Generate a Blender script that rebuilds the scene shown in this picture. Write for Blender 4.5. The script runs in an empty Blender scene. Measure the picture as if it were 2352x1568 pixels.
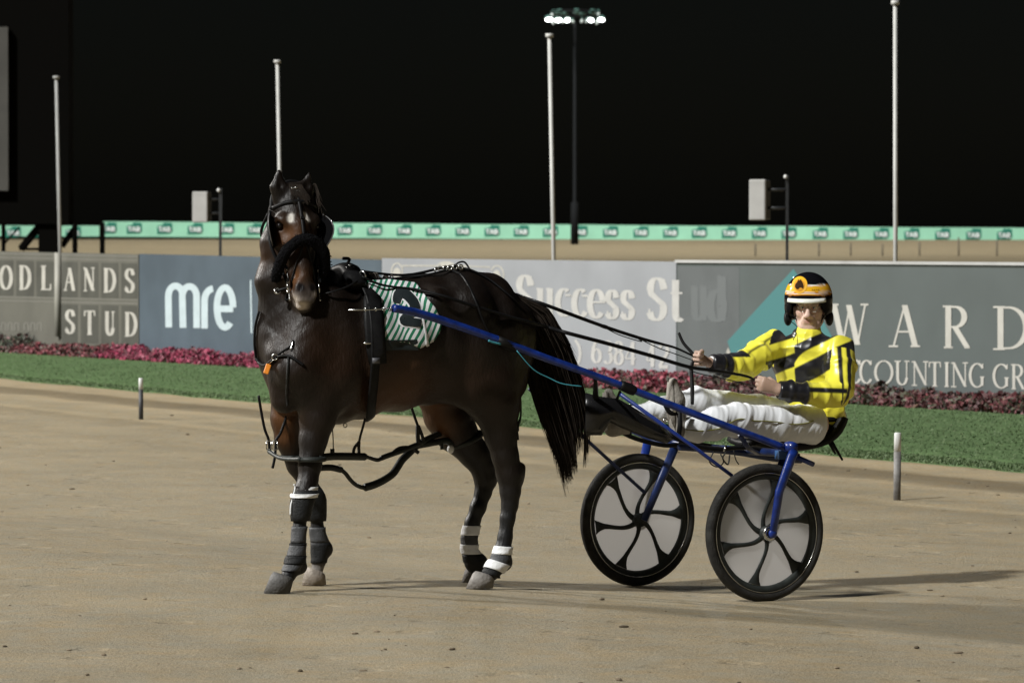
import bpy, math, random
import numpy as np
from mathutils import Vector
from mathutils.bvhtree import BVHTree

random.seed(7)
RNG = np.random.default_rng(11)
SC = bpy.context.scene
COL = SC.collection

# ------------------------------------------------------------------ camera, sky, sun, exposure
FPX = 10944.0                      # focal length in units of the 2352-wide photograph
CAMZ = 1.884
PITCH = math.atan(264.0 / FPX)
cam = bpy.data.cameras.new("camera")
cam.lens = 36.0 * FPX / 2352.0
cam.sensor_width = 36.0
cam.clip_start = 0.5
cam.clip_end = 6000.0
cam.dof.use_dof = True
cam.dof.focus_distance = 23.7
cam.dof.aperture_fstop = 9.0
cam_ob = bpy.data.objects.new("camera", cam)
cam_ob.location = (0, 0, CAMZ)
cam_ob.rotation_euler = (math.pi / 2 - PITCH, 0, 0)
COL.objects.link(cam_ob)
SC.camera = cam_ob

SUN_FROM = Vector((-0.70, -0.71, 0.0)).normalized()      # where the light comes from, on the ground
SUN_EL = math.radians(43)
world = bpy.data.worlds.new("World")
SC.world = world
world.use_nodes = True
wn = world.node_tree.nodes
sky = wn.new("ShaderNodeTexSky")
sky.sky_type = 'NISHITA'
sky.sun_disc = False
sky.sun_elevation = SUN_EL
sky.sun_rotation = math.atan2(SUN_FROM.x, SUN_FROM.y)
wbg = wn["Background"]
wbg.inputs["Strength"].default_value = 0.0007
world.node_tree.links.new(sky.outputs[0], wbg.inputs["Color"])

sun = bpy.data.lights.new("floodlight_sun", 'SUN')
sun.energy = 3.4
sun.angle = math.radians(4.0)
sun.color = (1.0, 0.995, 0.965)
sun_ob = bpy.data.objects.new("floodlight_sun", sun)
to_light = Vector((SUN_FROM.x * math.cos(SUN_EL), SUN_FROM.y * math.cos(SUN_EL), math.sin(SUN_EL)))
sun_ob.rotation_euler = to_light.to_track_quat('Z', 'Y').to_euler()
sun_ob.location = (-30, -10, 40)
COL.objects.link(sun_ob)

fl = bpy.data.lights.new("track_floodlight", 'SPOT')          # the next floodlight along the track, far off to the left
fl.energy = 1.35e5
fl.color = (1.0, 0.96, 0.90)
fl.shadow_soft_size = 2.6
fl.spot_size = math.radians(110)
fl.spot_blend = 0.5
fl_ob = bpy.data.objects.new("track_floodlight", fl)
fl_ob.location = (-50, 52, 27)
fl_ob.rotation_euler = (Vector(fl_ob.location) - Vector((0, 36, 0))).to_track_quat('Z', 'Y').to_euler()
COL.objects.link(fl_ob)

SC.view_settings.view_transform = 'Standard'
SC.view_settings.look = 'None'
SC.view_settings.exposure = 0.2
SC.view_settings.gamma = 1.0

# ------------------------------------------------------------------ photograph -> place
CP, SP = math.cos(PITCH), math.sin(PITCH)
CAM = np.array((0.0, 0.0, CAMZ))


def ray(u, v):
    a, b = (u - 1176.0) / FPX, (784.0 - v) / FPX
    return np.array((a, b * SP + CP, b * CP - SP))


def P(u, v, Y):
    d = ray(u, v)
    return CAM + d * (Y / d[1])


A30 = math.radians(30)
HV = np.array((-math.cos(A30), -math.sin(A30), 0.0))      # heading of horse and sulky
LV = np.array((math.sin(A30), -math.cos(A30), 0.0))       # their left, towards us
ZV = np.array((0.0, 0.0, 1.0))
AX0 = np.array((0.964, 24.43, 0.0))                       # middle of the axle on the ground
HO = AX0 + 1.816 * HV - 0.09 * LV                         # middle of the horse
HO[2] = 0.0


def onplane(u, v, o, l):
    d = ray(u, v)
    t = ((o - CAM) @ LV + l) / (d @ LV)
    return CAM + d * t


def SK(u, v, l=0.0):
    return onplane(u, v, AX0, l)


def HW(u, v, l=0.0):
    return onplane(u, v, HO, l)


def toH(p):
    q = np.asarray(p) - HO
    return np.array((q @ HV, q @ LV, q[2]))


def HF(u, v, l=0.0):
    return toH(HW(u, v, l))


def fromH(a):
    a = np.asarray(a)
    return HO + a[..., 0:1] * HV + a[..., 1:2] * LV + a[..., 2:3] * ZV


def height(X, Y):
    X = np.asarray(X, float)
    Y = np.asarray(Y, float)
    q = X * HV[0] + Y * HV[1] - (AX0 @ HV)
    r = np.clip(q, 0, None)
    z = 0.115 * (1 - np.exp(-(r / 1.15) ** 1.5))
    far = np.clip(Y - 120, 0, 140) * 0.0084
    drop = np.clip(Y - 266, 0, 200) * 0.03
    return z + far - drop - np.clip((Y - 26) / 30, 0, 1) * 0.03


def G(u, v):
    d = ray(u, v)
    z = 0.0
    for _ in range(30):
        t = (z - CAMZ) / d[2]
        p = CAM + d * t
        z = float(height(p[0], p[1]))
    return p


# ------------------------------------------------------------------ materials
def rgb(r, g, b):
    f = lambda c: (c / 255.0) / 12.92 if c / 255.0 <= 0.04045 else ((c / 255.0 + 0.055) / 1.055) ** 2.4
    return (f(r), f(g), f(b), 1.0)


def mat(name, col, rough=0.6, metal=0.0, spec=0.5, var=0.0, vscale=20.0, bump=0.0, bscale=60.0, attr=None, coat=0.0, sheen=0.0):
    m = bpy.data.materials.new(name)
    m.use_nodes = True
    nt = m.node_tree
    b = nt.nodes["Principled BSDF"]
    b.inputs["Base Color"].default_value = col
    b.inputs["Roughness"].default_value = rough
    b.inputs["Metallic"].default_value = metal
    b.inputs["Specular IOR Level"].default_value = spec
    b.inputs["Coat Weight"].default_value = coat
    b.inputs["Sheen Weight"].default_value = sheen
    tc = nt.nodes.new("ShaderNodeTexCoord")
    src = None
    if attr:
        a = nt.nodes.new("ShaderNodeAttribute")
        a.attribute_name = attr
        src = a.outputs["Color"]
        nt.links.new(src, b.inputs["Base Color"])
    if var > 0:
        n = nt.nodes.new("ShaderNodeTexNoise")
        n.inputs["Scale"].default_value = vscale
        n.inputs["Detail"].default_value = 5
        nt.links.new(tc.outputs["Object"], n.inputs["Vector"])
        mr = nt.nodes.new("ShaderNodeMapRange")
        mr.inputs[1].default_value = 0.3
        mr.inputs[2].default_value = 0.7
        mr.inputs[3].default_value = 1 - var
        mr.inputs[4].default_value = 1 + var
        nt.links.new(n.outputs["Fac"], mr.inputs[0])
        mx = nt.nodes.new("ShaderNodeVectorMath")
        mx.operation = 'SCALE'
        if src:
            nt.links.new(src, mx.inputs[0])
        else:
            mx.inputs[0].default_value = col[:3]
        nt.links.new(mr.outputs[0], mx.inputs[3])
        nt.links.new(mx.outputs[0], b.inputs["Base Color"])
    if bump > 0:
        n2 = nt.nodes.new("ShaderNodeTexNoise")
        n2.inputs["Scale"].default_value = bscale
        n2.inputs["Detail"].default_value = 4
        nt.links.new(tc.outputs["Object"], n2.inputs["Vector"])
        bp = nt.nodes.new("ShaderNodeBump")
        bp.inputs["Strength"].default_value = bump
        bp.inputs["Distance"].default_value = 0.02
        nt.links.new(n2.outputs["Fac"], bp.inputs["Height"])
        nt.links.new(bp.outputs[0], b.inputs["Normal"])
    return m


M_black = mat("black_leather", (0.008, 0.008, 0.0085, 1), 0.5, spec=0.16, var=0.3, vscale=30)
M_webbing = mat("black_webbing", (0.010, 0.011, 0.011, 1), 0.6, bump=0.3, bscale=200)
M_fleece = mat("black_fleece", (0.008, 0.008, 0.009, 1), 0.95, spec=0.02, bump=1.0, bscale=90)
M_rubber = mat("tyre_rubber", (0.024, 0.023, 0.021, 1), 0.7, spec=0.3, var=0.6, vscale=18, bump=0.4, bscale=140)
M_spoke = mat("black_plastic", (0.026, 0.030, 0.028, 1), 0.5, spec=0.3, var=0.4, vscale=20)
M_steel = mat("steel", (0.62, 0.62, 0.60, 1), 0.25, metal=1.0)
M_blue = mat("blue_paint", (0.008, 0.028, 0.19, 1), 0.36, var=0.45, vscale=22, coat=0.15, bump=0.08, bscale=150)
M_bluedark = mat("dark_blue_paint", (0.008, 0.02, 0.085, 1), 0.4, var=0.4, vscale=20)
M_white = mat("white_cloth", (0.80, 0.81, 0.82, 1), 0.8, bump=0.25, bscale=60)
M_whitepaint = mat("white_paint", (0.66, 0.67, 0.66, 1), 0.5, var=0.12, vscale=3)
M_darkpaint = mat("dark_paint", (0.02, 0.022, 0.024, 1), 0.5)
M_skin = mat("skin", (0.72, 0.52, 0.44, 1), 0.5, attr="col", bump=0.1, bscale=150)
M_orange = mat("orange_plastic", (0.85, 0.28, 0.03, 1), 0.4)
M_cyan = mat("cyan_cord", (0.05, 0.30, 0.38, 1), 0.6)


# ------------------------------------------------------------------ mesh building
class MB:
    def __init__(self):
        self.v, self.f, self.c = [], [], []

    def add(self, vs, fs, col=None):
        o = len(self.v)
        self.v += [tuple(map(float, p)) for p in vs]
        self.f += [tuple(i + o for i in f) for f in fs]
        if col is not None or self.c:
            while len(self.c) < o:
                self.c.append((1, 1, 1, 1))
            self.c += [col or (1, 1, 1, 1)] * len(vs)

    def tube(self, pts, r, n=8, flat=1.0, up=None, caps=True, col=None):
        pts = [np.asarray(p, float) for p in pts]
        m = len(pts)
        rs = [r] * m if np.isscalar(r) else list(r)
        if len(rs) != m:
            rs = list(np.interp(np.linspace(0, 1, m), np.linspace(0, 1, len(rs)), rs))
        vs, fs = [], []
        prev = None
        for i in range(m):
            t = pts[min(i + 1, m - 1)] - pts[max(i - 1, 0)]
            t = t / (np.linalg.norm(t) + 1e-12)
            if prev is None:
                a = np.asarray(up, float) if up is not None else (ZV if abs(t[2]) < 0.9 else np.array((1.0, 0, 0)))
            else:
                a = prev
            a = a - t * (a @ t)
            a = a / (np.linalg.norm(a) + 1e-12)
            prev = a
            b = np.cross(t, a)
            for k in range(n):
                g = 2 * math.pi * k / n
                vs.append(pts[i] + rs[i] * (math.cos(g) * a * flat + math.sin(g) * b))
        for i in range(m - 1):
            for k in range(n):
                k2 = (k + 1) % n
                fs.append((i * n + k, i * n + k2, (i + 1) * n + k2, (i + 1) * n + k))
        if caps:
            fs.append(tuple(range(n - 1, -1, -1)))
            fs.append(tuple((m - 1) * n + k for k in range(n)))
        self.add(vs, fs, col)

    def box(self, c, ax, ay, az, col=None):
        c, ax, ay, az = (np.asarray(q, float) for q in (c, ax, ay, az))
        vs = [c + sx * ax + sy * ay + sz * az for sx in (-1, 1) for sy in (-1, 1) for sz in (-1, 1)]
        fs = [(0, 1, 3, 2), (4, 6, 7, 5), (0, 4, 5, 1), (2, 3, 7, 6), (0, 2, 6, 4), (1, 5, 7, 3)]
        self.add(vs, fs, col)

    def ell(self, c, ax, ay, az, nu=20, nv=12, col=None):
        c, ax, ay, az = (np.asarray(q, float) for q in (c, ax, ay, az))
        vs, fs = [c + az], []
        for j in range(1, nv):
            th = math.pi * j / nv
            for i in range(nu):
                ph = 2 * math.pi * i / nu
                vs.append(c + az * math.cos(th) + math.sin(th) * (ax * math.cos(ph) + ay * math.sin(ph)))
        vs.append(c - az)
        for i in range(nu):
            fs.append((0, 1 + i, 1 + (i + 1) % nu))
        for j in range(nv - 2):
            for i in range(nu):
                a, b = 1 + j * nu + i, 1 + j * nu + (i + 1) % nu
                fs.append((a, a + nu, b + nu, b))
        o = 1 + (nv - 2) * nu
        for i in range(nu):
            fs.append((o + i, len(vs) - 1, o + (i + 1) % nu))
        self.add(vs, fs, col)

    def ring(self, c, n, R, r, nu=24, nv=8, sx=1.0, hint=None, a0=0.0, a1=2 * math.pi):
        n = np.asarray(n, float)
        n = n / np.linalg.norm(n)
        a = np.asarray(hint, float) if hint is not None else (ZV if abs(n[2]) < 0.9 else np.array((1.0, 0, 0)))
        a = a - n * (a @ n)
        a /= np.linalg.norm(a)
        b = np.cross(n, a)
        full = abs(a1 - a0 - 2 * math.pi) < 1e-6
        k = nu if full else nu + 1
        vs, fs = [], []
        for i in range(k):
            g = a0 + (a1 - a0) * i / nu
            e = math.cos(g) * a + math.sin(g) * b * sx
            for j in range(nv):
                w = 2 * math.pi * j / nv
                vs.append(np.asarray(c) + e * (R + r * math.cos(w)) + n * r * math.sin(w))
        for i in range(nu):
            i2 = (i + 1) % k
            for j in range(nv):
                j2 = (j + 1) % nv
                fs.append((i * nv + j, i2 * nv + j, i2 * nv + j2, i * nv + j2))
        self.add(vs, fs)

    def build(self, name, material, parent=None, smooth=True, loc=None):
        return mesh_ob(name, self.v, self.f, material, parent, smooth, self.c if self.c else None, loc)


def mesh_ob(name, v, f, material, parent=None, smooth=True, cols=None, loc=None):
    v = np.asarray(v, float).reshape(-1, 3)
    base = np.zeros(3)
    if parent is not None:
        base = world_loc(parent)
    elif loc is not None:
        base = np.asarray(loc, float)
    me = bpy.data.meshes.new(name)
    me.from_pydata((v - base).tolist(), [], [tuple(int(i) for i in q) for q in f])
    me.update()
    if smooth:
        me.polygons.foreach_set("use_smooth", [True] * len(me.polygons))
    if cols is not None:
        at = me.attributes.new("col", 'FLOAT_COLOR', 'POINT')
        cc = np.asarray(cols, dtype=np.float32)
        if cc.shape[1] == 3:
            cc = np.concatenate([cc, np.ones((len(cc), 1), np.float32)], 1)
        at.data.foreach_set("color", cc.ravel())
    me.materials.append(material)
    o = bpy.data.objects.new(name, me)
    COL.objects.link(o)
    if parent is not None:
        o.parent = parent
    else:
        o.location = base
    return o


def world_loc(o):
    p = np.zeros(3)
    while o is not None:
        p = p + np.array(o.location)
        o = o.parent
    return p


def tag(o, label=None, cat=None, group=None, kind=None):
    if label:
        o["label"] = label
    if cat:
        o["category"] = cat
    if group:
        o["group"] = group
    if kind:
        o["kind"] = kind
    return o


def thing(name, loc, label, cat, group=None):
    o = bpy.data.objects.new(name, None)
    o.empty_display_size = 0.2
    o.location = tuple(map(float, loc))
    COL.objects.link(o)
    return tag(o, label, cat, group)


def spline(pts, n=6):
    pts = [np.asarray(p, float) for p in pts]
    if len(pts) < 3:
        return [pts[0] + (pts[-1] - pts[0]) * k / n for k in range(n + 1)]
    out = []
    for i in range(len(pts) - 1):
        p0, p1, p2, p3 = pts[max(i - 1, 0)], pts[i], pts[i + 1], pts[min(i + 2, len(pts) - 1)]
        for k in range(n):
            t = k / n
            out.append(0.5 * (2 * p1 + (p2 - p0) * t + (2 * p0 - 5 * p1 + 4 * p2 - p3) * t * t + (3 * p1 - p0 - 3 * p2 + p3) * t ** 3))
    out.append(pts[-1])
    return out


# ------------------------------------------------------------------ smooth solids on a grid
class Solid:
    def __init__(self, lo, hi, h):
        self.lo, self.h = np.array(lo, float), h
        self.n = np.ceil((np.array(hi) - self.lo) / h).astype(int) + 1
        self.d = np.full(self.n, 0.5, np.float32)

    def _sub(self, lo, hi):
        a = np.clip(np.floor((lo - self.lo) / self.h).astype(int), 0, self.n - 1)
        b = np.clip(np.ceil((hi - self.lo) / self.h).astype(int) + 1, 1, self.n)
        sl = tuple(slice(int(x), int(y)) for x, y in zip(a, b))
        g = [(self.lo[i] + np.arange(a[i], b[i]) * self.h).astype(np.float32) for i in range(3)]
        return sl, np.meshgrid(*g, indexing='ij')

    @staticmethod
    def _cap(X, Y, Z, a, b, rs, rt, side, cap):
        a, b = np.asarray(a, float), np.asarray(b, float)
        ax = b - a
        L = np.linalg.norm(ax)
        if L < 1e-6:
            ax, L = np.array((0, 0, 1.0)), 1e-6
        ax = ax / L
        S = np.asarray(side, float)
        S = S - ax * (S @ ax)
        if np.linalg.norm(S) < 1e-3:
            S = np.array((1.0, 0.3, 0.2))
            S = S - ax * (S @ ax)
        S = S / np.linalg.norm(S)
        T = np.cross(ax, S)
        x, y, z = X - a[0], Y - a[1], Z - a[2]
        w = x * ax[0] + y * ax[1] + z * ax[2]
        t = np.clip(w / L, 0, 1)
        ws = w - t * L
        ps = x * S[0] + y * S[1] + z * S[2]
        pt = x * T[0] + y * T[1] + z * T[2]
        r1 = rs[0] + (rs[1] - rs[0]) * t
        r2 = rt[0] + (rt[1] - rt[0]) * t
        rm = np.minimum(r1, r2)
        e = np.sqrt((ps / r1) ** 2 + (pt / r2) ** 2 + (ws / (rm * cap)) ** 2)
        return (e - 1) * rm

    def cap(self, a, b, rs, rt=None, side=(0, 1, 0), k=0.03, cap=1.0, cut=False):
        rs = (rs, rs) if np.isscalar(rs) else rs
        rt = rs if rt is None else ((rt, rt) if np.isscalar(rt) else rt)
        a, b = np.asarray(a, float), np.asarray(b, float)
        m = max(max(rs), max(rt)) * max(1.0, cap) + 0.09
        sl, (X, Y, Z) = self._sub(np.minimum(a, b) - m, np.maximum(a, b) + m)
        e = self._cap(X, Y, Z, a, b, rs, rt, side, cap).astype(np.float32)
        d = self.d[sl]
        if cut:
            e = -e
            hh = np.clip(k - np.abs(d - e), 0, None) / k
            self.d[sl] = np.maximum(d, e) + hh * hh * k * 0.25
        else:
            hh = np.clip(k - np.abs(d - e), 0, None) / k
            self.d[sl] = np.minimum(d, e) - hh * hh * k * 0.25

    def ball(self, c, r, k=0.03, cut=False):
        c = np.asarray(c, float)
        self.cap(c, c + np.array((0, 0, 1e-4)), r, k=k, cut=cut)

    def chain(self, nodes, side=(0, 1, 0), k=0.03, cap=1.0):
        for (a, ra, ta), (b, rb, tb) in zip(nodes[:-1], nodes[1:]):
            self.cap(a, b, (ra, rb), (ta, tb), side, k, cap)

    def grid(self):
        return np.meshgrid(*[(self.lo[i] + np.arange(self.n[i]) * self.h).astype(np.float32) for i in range(3)], indexing='ij')

    def mesh(self, smooth=2):
        d = self.d
        s = d < 0
        cnt = np.zeros(np.array(d.shape) - 1, np.uint8)
        offs = [(i, j, k) for i in (0, 1) for j in (0, 1) for k in (0, 1)]
        N = cnt.shape
        for i, j, k in offs:
            cnt += s[i:i + N[0], j:j + N[1], k:k + N[2]]
        act = np.argwhere((cnt > 0) & (cnt < 8))
        idx = np.full(N, -1, np.int32)
        idx[act[:, 0], act[:, 1], act[:, 2]] = np.arange(len(act))
        val = {o: d[act[:, 0] + o[0], act[:, 1] + o[1], act[:, 2] + o[2]] for o in offs}
        acc = np.zeros((len(act), 3))
        num = np.zeros(len(act))
        for o in offs:
            for a in range(3):
                if o[a] == 0:
                    q = list(o)
                    q[a] = 1
                    v0, v1 = val[o], val[tuple(q)]
                    c = (v0 < 0) != (v1 < 0)
                    t = np.where(c, v0 / np.where(c, v0 - v1, 1), 0)
                    p = np.tile(np.array(o, float), (len(act), 1))
                    p[:, a] = t
                    acc += p * c[:, None]
                    num += c
        V = self.lo + (act + acc / num[:, None]) * self.h
        F = []
        for a in range(3):
            b, c = (a + 1) % 3, (a + 2) % 3
            s0 = np.take(s, range(0, d.shape[a] - 1), axis=a)
            s1 = np.take(s, range(1, d.shape[a]), axis=a)
            e = np.argwhere(s0 != s1)
            ok = (e[:, b] > 0) & (e[:, c] > 0) & (e[:, b] < N[b]) & (e[:, c] < N[c])
            e = e[ok]
            fl = s0[e[:, 0], e[:, 1], e[:, 2]]
            q = []
            for db, dc in ((-1, -1), (0, -1), (0, 0), (-1, 0)):
                w = e.copy()
                w[:, b] += db
                w[:, c] += dc
                q.append(idx[w[:, 0], w[:, 1], w[:, 2]])
            q = np.stack(q, 1)
            q[~fl] = q[~fl][:, ::-1]
            F.append(q)
        F = np.concatenate(F)
        F = F[(F >= 0).all(1)]
        for _ in range(smooth):
            S = np.zeros_like(V)
            C = np.zeros(len(V))
            for i in range(4):
                a, b = F[:, i], F[:, (i + 1) % 4]
                np.add.at(S, a, V[b])
                np.add.at(S, b, V[a])
                np.add.at(C, a, 1)
                np.add.at(C, b, 1)
            V = 0.5 * V + 0.5 * S / np.maximum(C, 1)[:, None]
        return V, F


def vnoise(p, scale, seed=0, octaves=3):
    """smooth pseudo-noise of points, about -1..1"""
    r = np.random.default_rng(seed)
    out = np.zeros(len(p))
    amp = 1.0
    tot = 0
    for o in range(octaves):
        for _ in range(4):
            k = r.normal(size=3) * scale
            w = r.normal(size=3) * scale * 0.6
            out += amp * np.sin(p @ k + r.uniform(0, 6.28) + 1.3 * np.sin(p @ w + r.uniform(0, 6.28))) / 4
        tot += amp
        amp *= 0.55
        scale *= 2.1
    return out / tot * 1.6

# ================================================================== GROUND
E0, E1 = G(0, 870), G(2352, 1086)                    # front edge of the lawn
ED = (E1 - E0)[:2] / np.linalg.norm((E1 - E0)[:2])
EN = np.array((-ED[1], ED[0]))                       # pointing away from the lawn or towards it
if EN[1] > 0:
    EN = -EN                                         # EN points from the lawn to the track (towards us)
EC = E0[:2] @ EN


def sand_material():
    m = bpy.data.materials.new("track_sand")
    m.use_nodes = True
    nt = m.node_tree
    L = nt.links.new
    b = nt.nodes["Principled BSDF"]
    b.inputs["Roughness"].default_value = 0.95
    b.inputs["Specular IOR Level"].default_value = 0.15
    tc = nt.nodes.new("ShaderNodeTexCoord")
    pos = tc.outputs["Object"]

    def noise(scale, detail, vec=pos, rough=0.6):
        n = nt.nodes.new("ShaderNodeTexNoise")
        n.inputs["Scale"].default_value = scale
        n.inputs["Detail"].default_value = detail
        n.inputs["Roughness"].default_value = rough
        L(vec, n.inputs["Vector"])
        return n.outputs["Fac"]

    def ramp(fac, stops):
        r = nt.nodes.new("ShaderNodeValToRGB")
        r.color_ramp.elements[0].position, r.color_ramp.elements[0].color = stops[0]
        r.color_ramp.elements[1].position, r.color_ramp.elements[1].color = stops[1]
        for p, c in stops[2:]:
            e = r.color_ramp.elements.new(p)
            e.color = c
        L(fac, r.inputs[0])
        return r.outputs[0]

    def mix(a, b_, fac, mode='MULTIPLY'):
        x = nt.nodes.new("ShaderNodeMix")
        x.data_type = 'RGBA'
        x.blend_type = mode
        if isinstance(fac, float):
            x.inputs[0].default_value = fac
        else:
            L(fac, x.inputs[0])
        L(a, x.inputs[6])
        L(b_, x.inputs[7])
        return x.outputs[2]

    base = ramp(noise(1.1, 6), [(0.3, (0.252, 0.219, 0.160, 1)), (0.7, (0.318, 0.272, 0.194, 1))])
    warm = ramp(noise(6.0, 5), [(0.35, (0.96, 1.0, 1.02, 1)), (0.72, (1.06, 0.95, 0.76, 1))])
    c = mix(base, warm, 0.9)
    # fine grains and scuffs
    c = mix(c, ramp(noise(160, 2), [(0.30, (0.50, 0.50, 0.50, 1)), (0.70, (1.36, 1.36, 1.36, 1))]), 1.0)
    c = mix(c, ramp(noise(34, 3), [(0.27, (0.55, 0.52, 0.46, 1)), (0.42, (1, 1, 1, 1))]), 0.8)
    # long marks left by harrow and tyres, running along the inner edge
    rot = nt.nodes.new("ShaderNodeMapping")
    rot.inputs["Rotation"].default_value = (0, 0, -math.atan2(ED[1], ED[0]))
    L(pos, rot.inputs["Vector"])
    st = nt.nodes.new("ShaderNodeMapping")
    st.inputs["Scale"].default_value = (0.03, 1.0, 1.0)
    L(rot.outputs[0], st.inputs["Vector"])
    c = mix(c, ramp(noise(0.9, 5, st.outputs[0], 0.7), [(0.35, (0.84, 0.83, 0.82, 1)), (0.62, (1.05, 1.05, 1.05, 1))]), 0.55)
    # pale and dark sand strips beside the lawn, ridge shadow painted into the colour
    dt = nt.nodes.new("ShaderNodeVectorMath")
    dt.operation = 'DOT_PRODUCT'
    dt.inputs[1].default_value = (EN[0], EN[1], 0)
    wob = nt.nodes.new("ShaderNodeVectorMath")
    wob.operation = 'ADD'
    nn = nt.nodes.new("ShaderNodeTexNoise")
    nn.inputs["Scale"].default_value = 0.6
    nn.inputs["Detail"].default_value = 6
    L(pos, nn.inputs["Vector"])
    L(pos, wob.inputs[0])
    sc = nt.nodes.new("ShaderNodeVectorMath")
    sc.operation = 'SCALE'
    sc.inputs[3].default_value = 0.6
    L(nn.outputs["Color"], sc.inputs[0])
    L(sc.outputs[0], wob.inputs[1])
    L(wob.outputs[0], dt.inputs[0])
    mr = nt.nodes.new("ShaderNodeMapRange")
    mr.inputs[1].default_value = EC - 1.0
    mr.inputs[2].default_value = EC + 9.0
    L(dt.outputs["Value"], mr.inputs[0])
    band = ramp(mr.outputs[0], [(0.0, (1.0, 0.98, 0.92, 1)), (0.025, (0.55, 0.52, 0.46, 1)), (0.055, (0.75, 0.71, 0.64, 1)), (0.075, (1.20, 1.16, 1.10, 1)), (0.125, (1.12, 1.09, 1.04, 1)), (0.148, (0.60, 0.57, 0.53, 1)),
                                (0.185, (0.66, 0.64, 0.61, 1)), (0.205, (0.80, 0.78, 0.75, 1)), (0.222, (1.20, 1.17, 1.13, 1)), (0.25, (1.06, 1.05, 1.03, 1)), (0.31, (0.94, 0.94, 0.93, 1)), (0.335, (1.16, 1.14, 1.10, 1)), (0.355, (0.86, 0.85, 0.83, 1)), (0.42, (0.97, 0.97, 0.97, 1)), (0.6, (1, 1, 1, 1))])
    c = mix(c, band, 1.0)
    L(c, b.inputs["Base Color"])
    hgt = nt.nodes.new("ShaderNodeMath")
    hgt.operation = 'ADD'
    L(noise(14, 6), hgt.inputs[0])
    L(noise(70, 3), hgt.inputs[1])
    # trodden hoof marks: sparse shallow dents
    vo = nt.nodes.new("ShaderNodeTexVoronoi")
    vo.inputs["Scale"].default_value = 2.3
    wv = nt.nodes.new("ShaderNodeVectorMath"); wv.operation = 'ADD'
    nz2 = nt.nodes.new("ShaderNodeTexNoise"); nz2.inputs["Scale"].default_value = 9.0
    L(pos, nz2.inputs["Vector"])
    sc2 = nt.nodes.new("ShaderNodeVectorMath"); sc2.operation = 'SCALE'; sc2.inputs[3].default_value = 0.10
    L(nz2.outputs["Color"], sc2.inputs[0]); L(pos, wv.inputs[0]); L(sc2.outputs[0], wv.inputs[1])
    L(wv.outputs[0], vo.inputs["Vector"])
    dm = nt.nodes.new("ShaderNodeMapRange"); dm.interpolation_type = 'SMOOTHSTEP'
    dm.inputs[1].default_value = 0.10; dm.inputs[2].default_value = 0.24
    dm.inputs[3].default_value = -1.6; dm.inputs[4].default_value = 0.0
    L(vo.outputs["Distance"], dm.inputs[0])
    h2 = nt.nodes.new("ShaderNodeMath"); h2.operation = 'ADD'
    L(hgt.outputs[0], h2.inputs[0]); L(dm.outputs[0], h2.inputs[1])
    hgt = h2
    bp = nt.nodes.new("ShaderNodeBump")
    bp.inputs["Strength"].default_value = 0.6
    bp.inputs["Distance"].default_value = 0.012
    L(hgt.outputs[0], bp.inputs["Height"])
    L(bp.outputs[0], b.inputs["Normal"])
    return m


M_sand = sand_material()
xs = np.concatenate([[-2500, -900, -300, -120, -60, -30, -18, -12], np.arange(-9, 9.01, 0.3), [12, 18, 30, 60, 120, 300, 900, 2500]])
ys = np.concatenate([[-2500, -600, -100, -20, 0, 8, 13], np.arange(16, 34, 0.3), np.arange(34, 80, 1.0), np.arange(80, 280, 4.0), np.arange(280, 500, 20.0), [700, 1200, 2500]])
GX, GY = np.meshgrid(xs, ys, indexing='ij')
GZ = height(GX, GY)
rr = (np.abs(GX) < 9) & (GY > 16) & (GY < 33)
GZ = GZ + rr * 0.004 * vnoise(np.stack([GX, GY, 0 * GX], -1).reshape(-1, 3), 1.6, 5).reshape(GX.shape)
gv = np.stack([GX, GY, GZ], -1).reshape(-1, 3)
ny = len(ys)
gf = [(i * ny + j, (i + 1) * ny + j, (i + 1) * ny + j + 1, i * ny + j + 1) for i in range(len(xs) - 1) for j in range(ny - 1)]
o = mesh_ob("track", gv, gf, M_sand)
tag(o, "pale sandy harness racing track under floodlights", "track", kind="structure")

# lawn strip between the track and the signboards
M_lawn = mat("lawn_green", (0.070, 0.118, 0.046, 1), 0.9, spec=0.2, var=0.22, vscale=3.0, bump=0.4, bscale=45)
fr, bk = [], []
for i in range(121):
    u = -640 + i * 31
    j = vnoise(np.array([[u * 0.02, 0, 0]]), 1.0, 3)[0] * 2.2 + vnoise(np.array([[u * 0.1, 3, 0]]), 1.0, 4)[0] * 1.2
    fr.append(G(u, 870 + 0.0918 * u + j))
    bk.append(G(u, 792 + 0.064 * u))
lv, lf = [], []
for i in range(121):
    for k in range(9):
        t = k / 8
        p = fr[i] * (1 - t) + bk[i] * t
        p = p + ZV * (0.004 + 0.03 * min(1, t * 6))
        lv.append(p)
lv += [p - ZV * 0.05 for p in fr]
lf = [(i * 9 + k, (i + 1) * 9 + k, (i + 1) * 9 + k + 1, i * 9 + k + 1) for i in range(120) for k in range(8)]
lf += [(i * 9, 121 * 9 + i, 121 * 9 + i + 1, (i + 1) * 9) for i in range(120)]
o = mesh_ob("lawn", lv, lf, M_lawn)
tag(o, "mown green lawn strip between the track and the signboards", "lawn", kind="structure")
M_blade = mat("grass_blade", (0.06, 0.15, 0.04, 1), 0.7, attr="col")
gb = MB()
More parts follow.
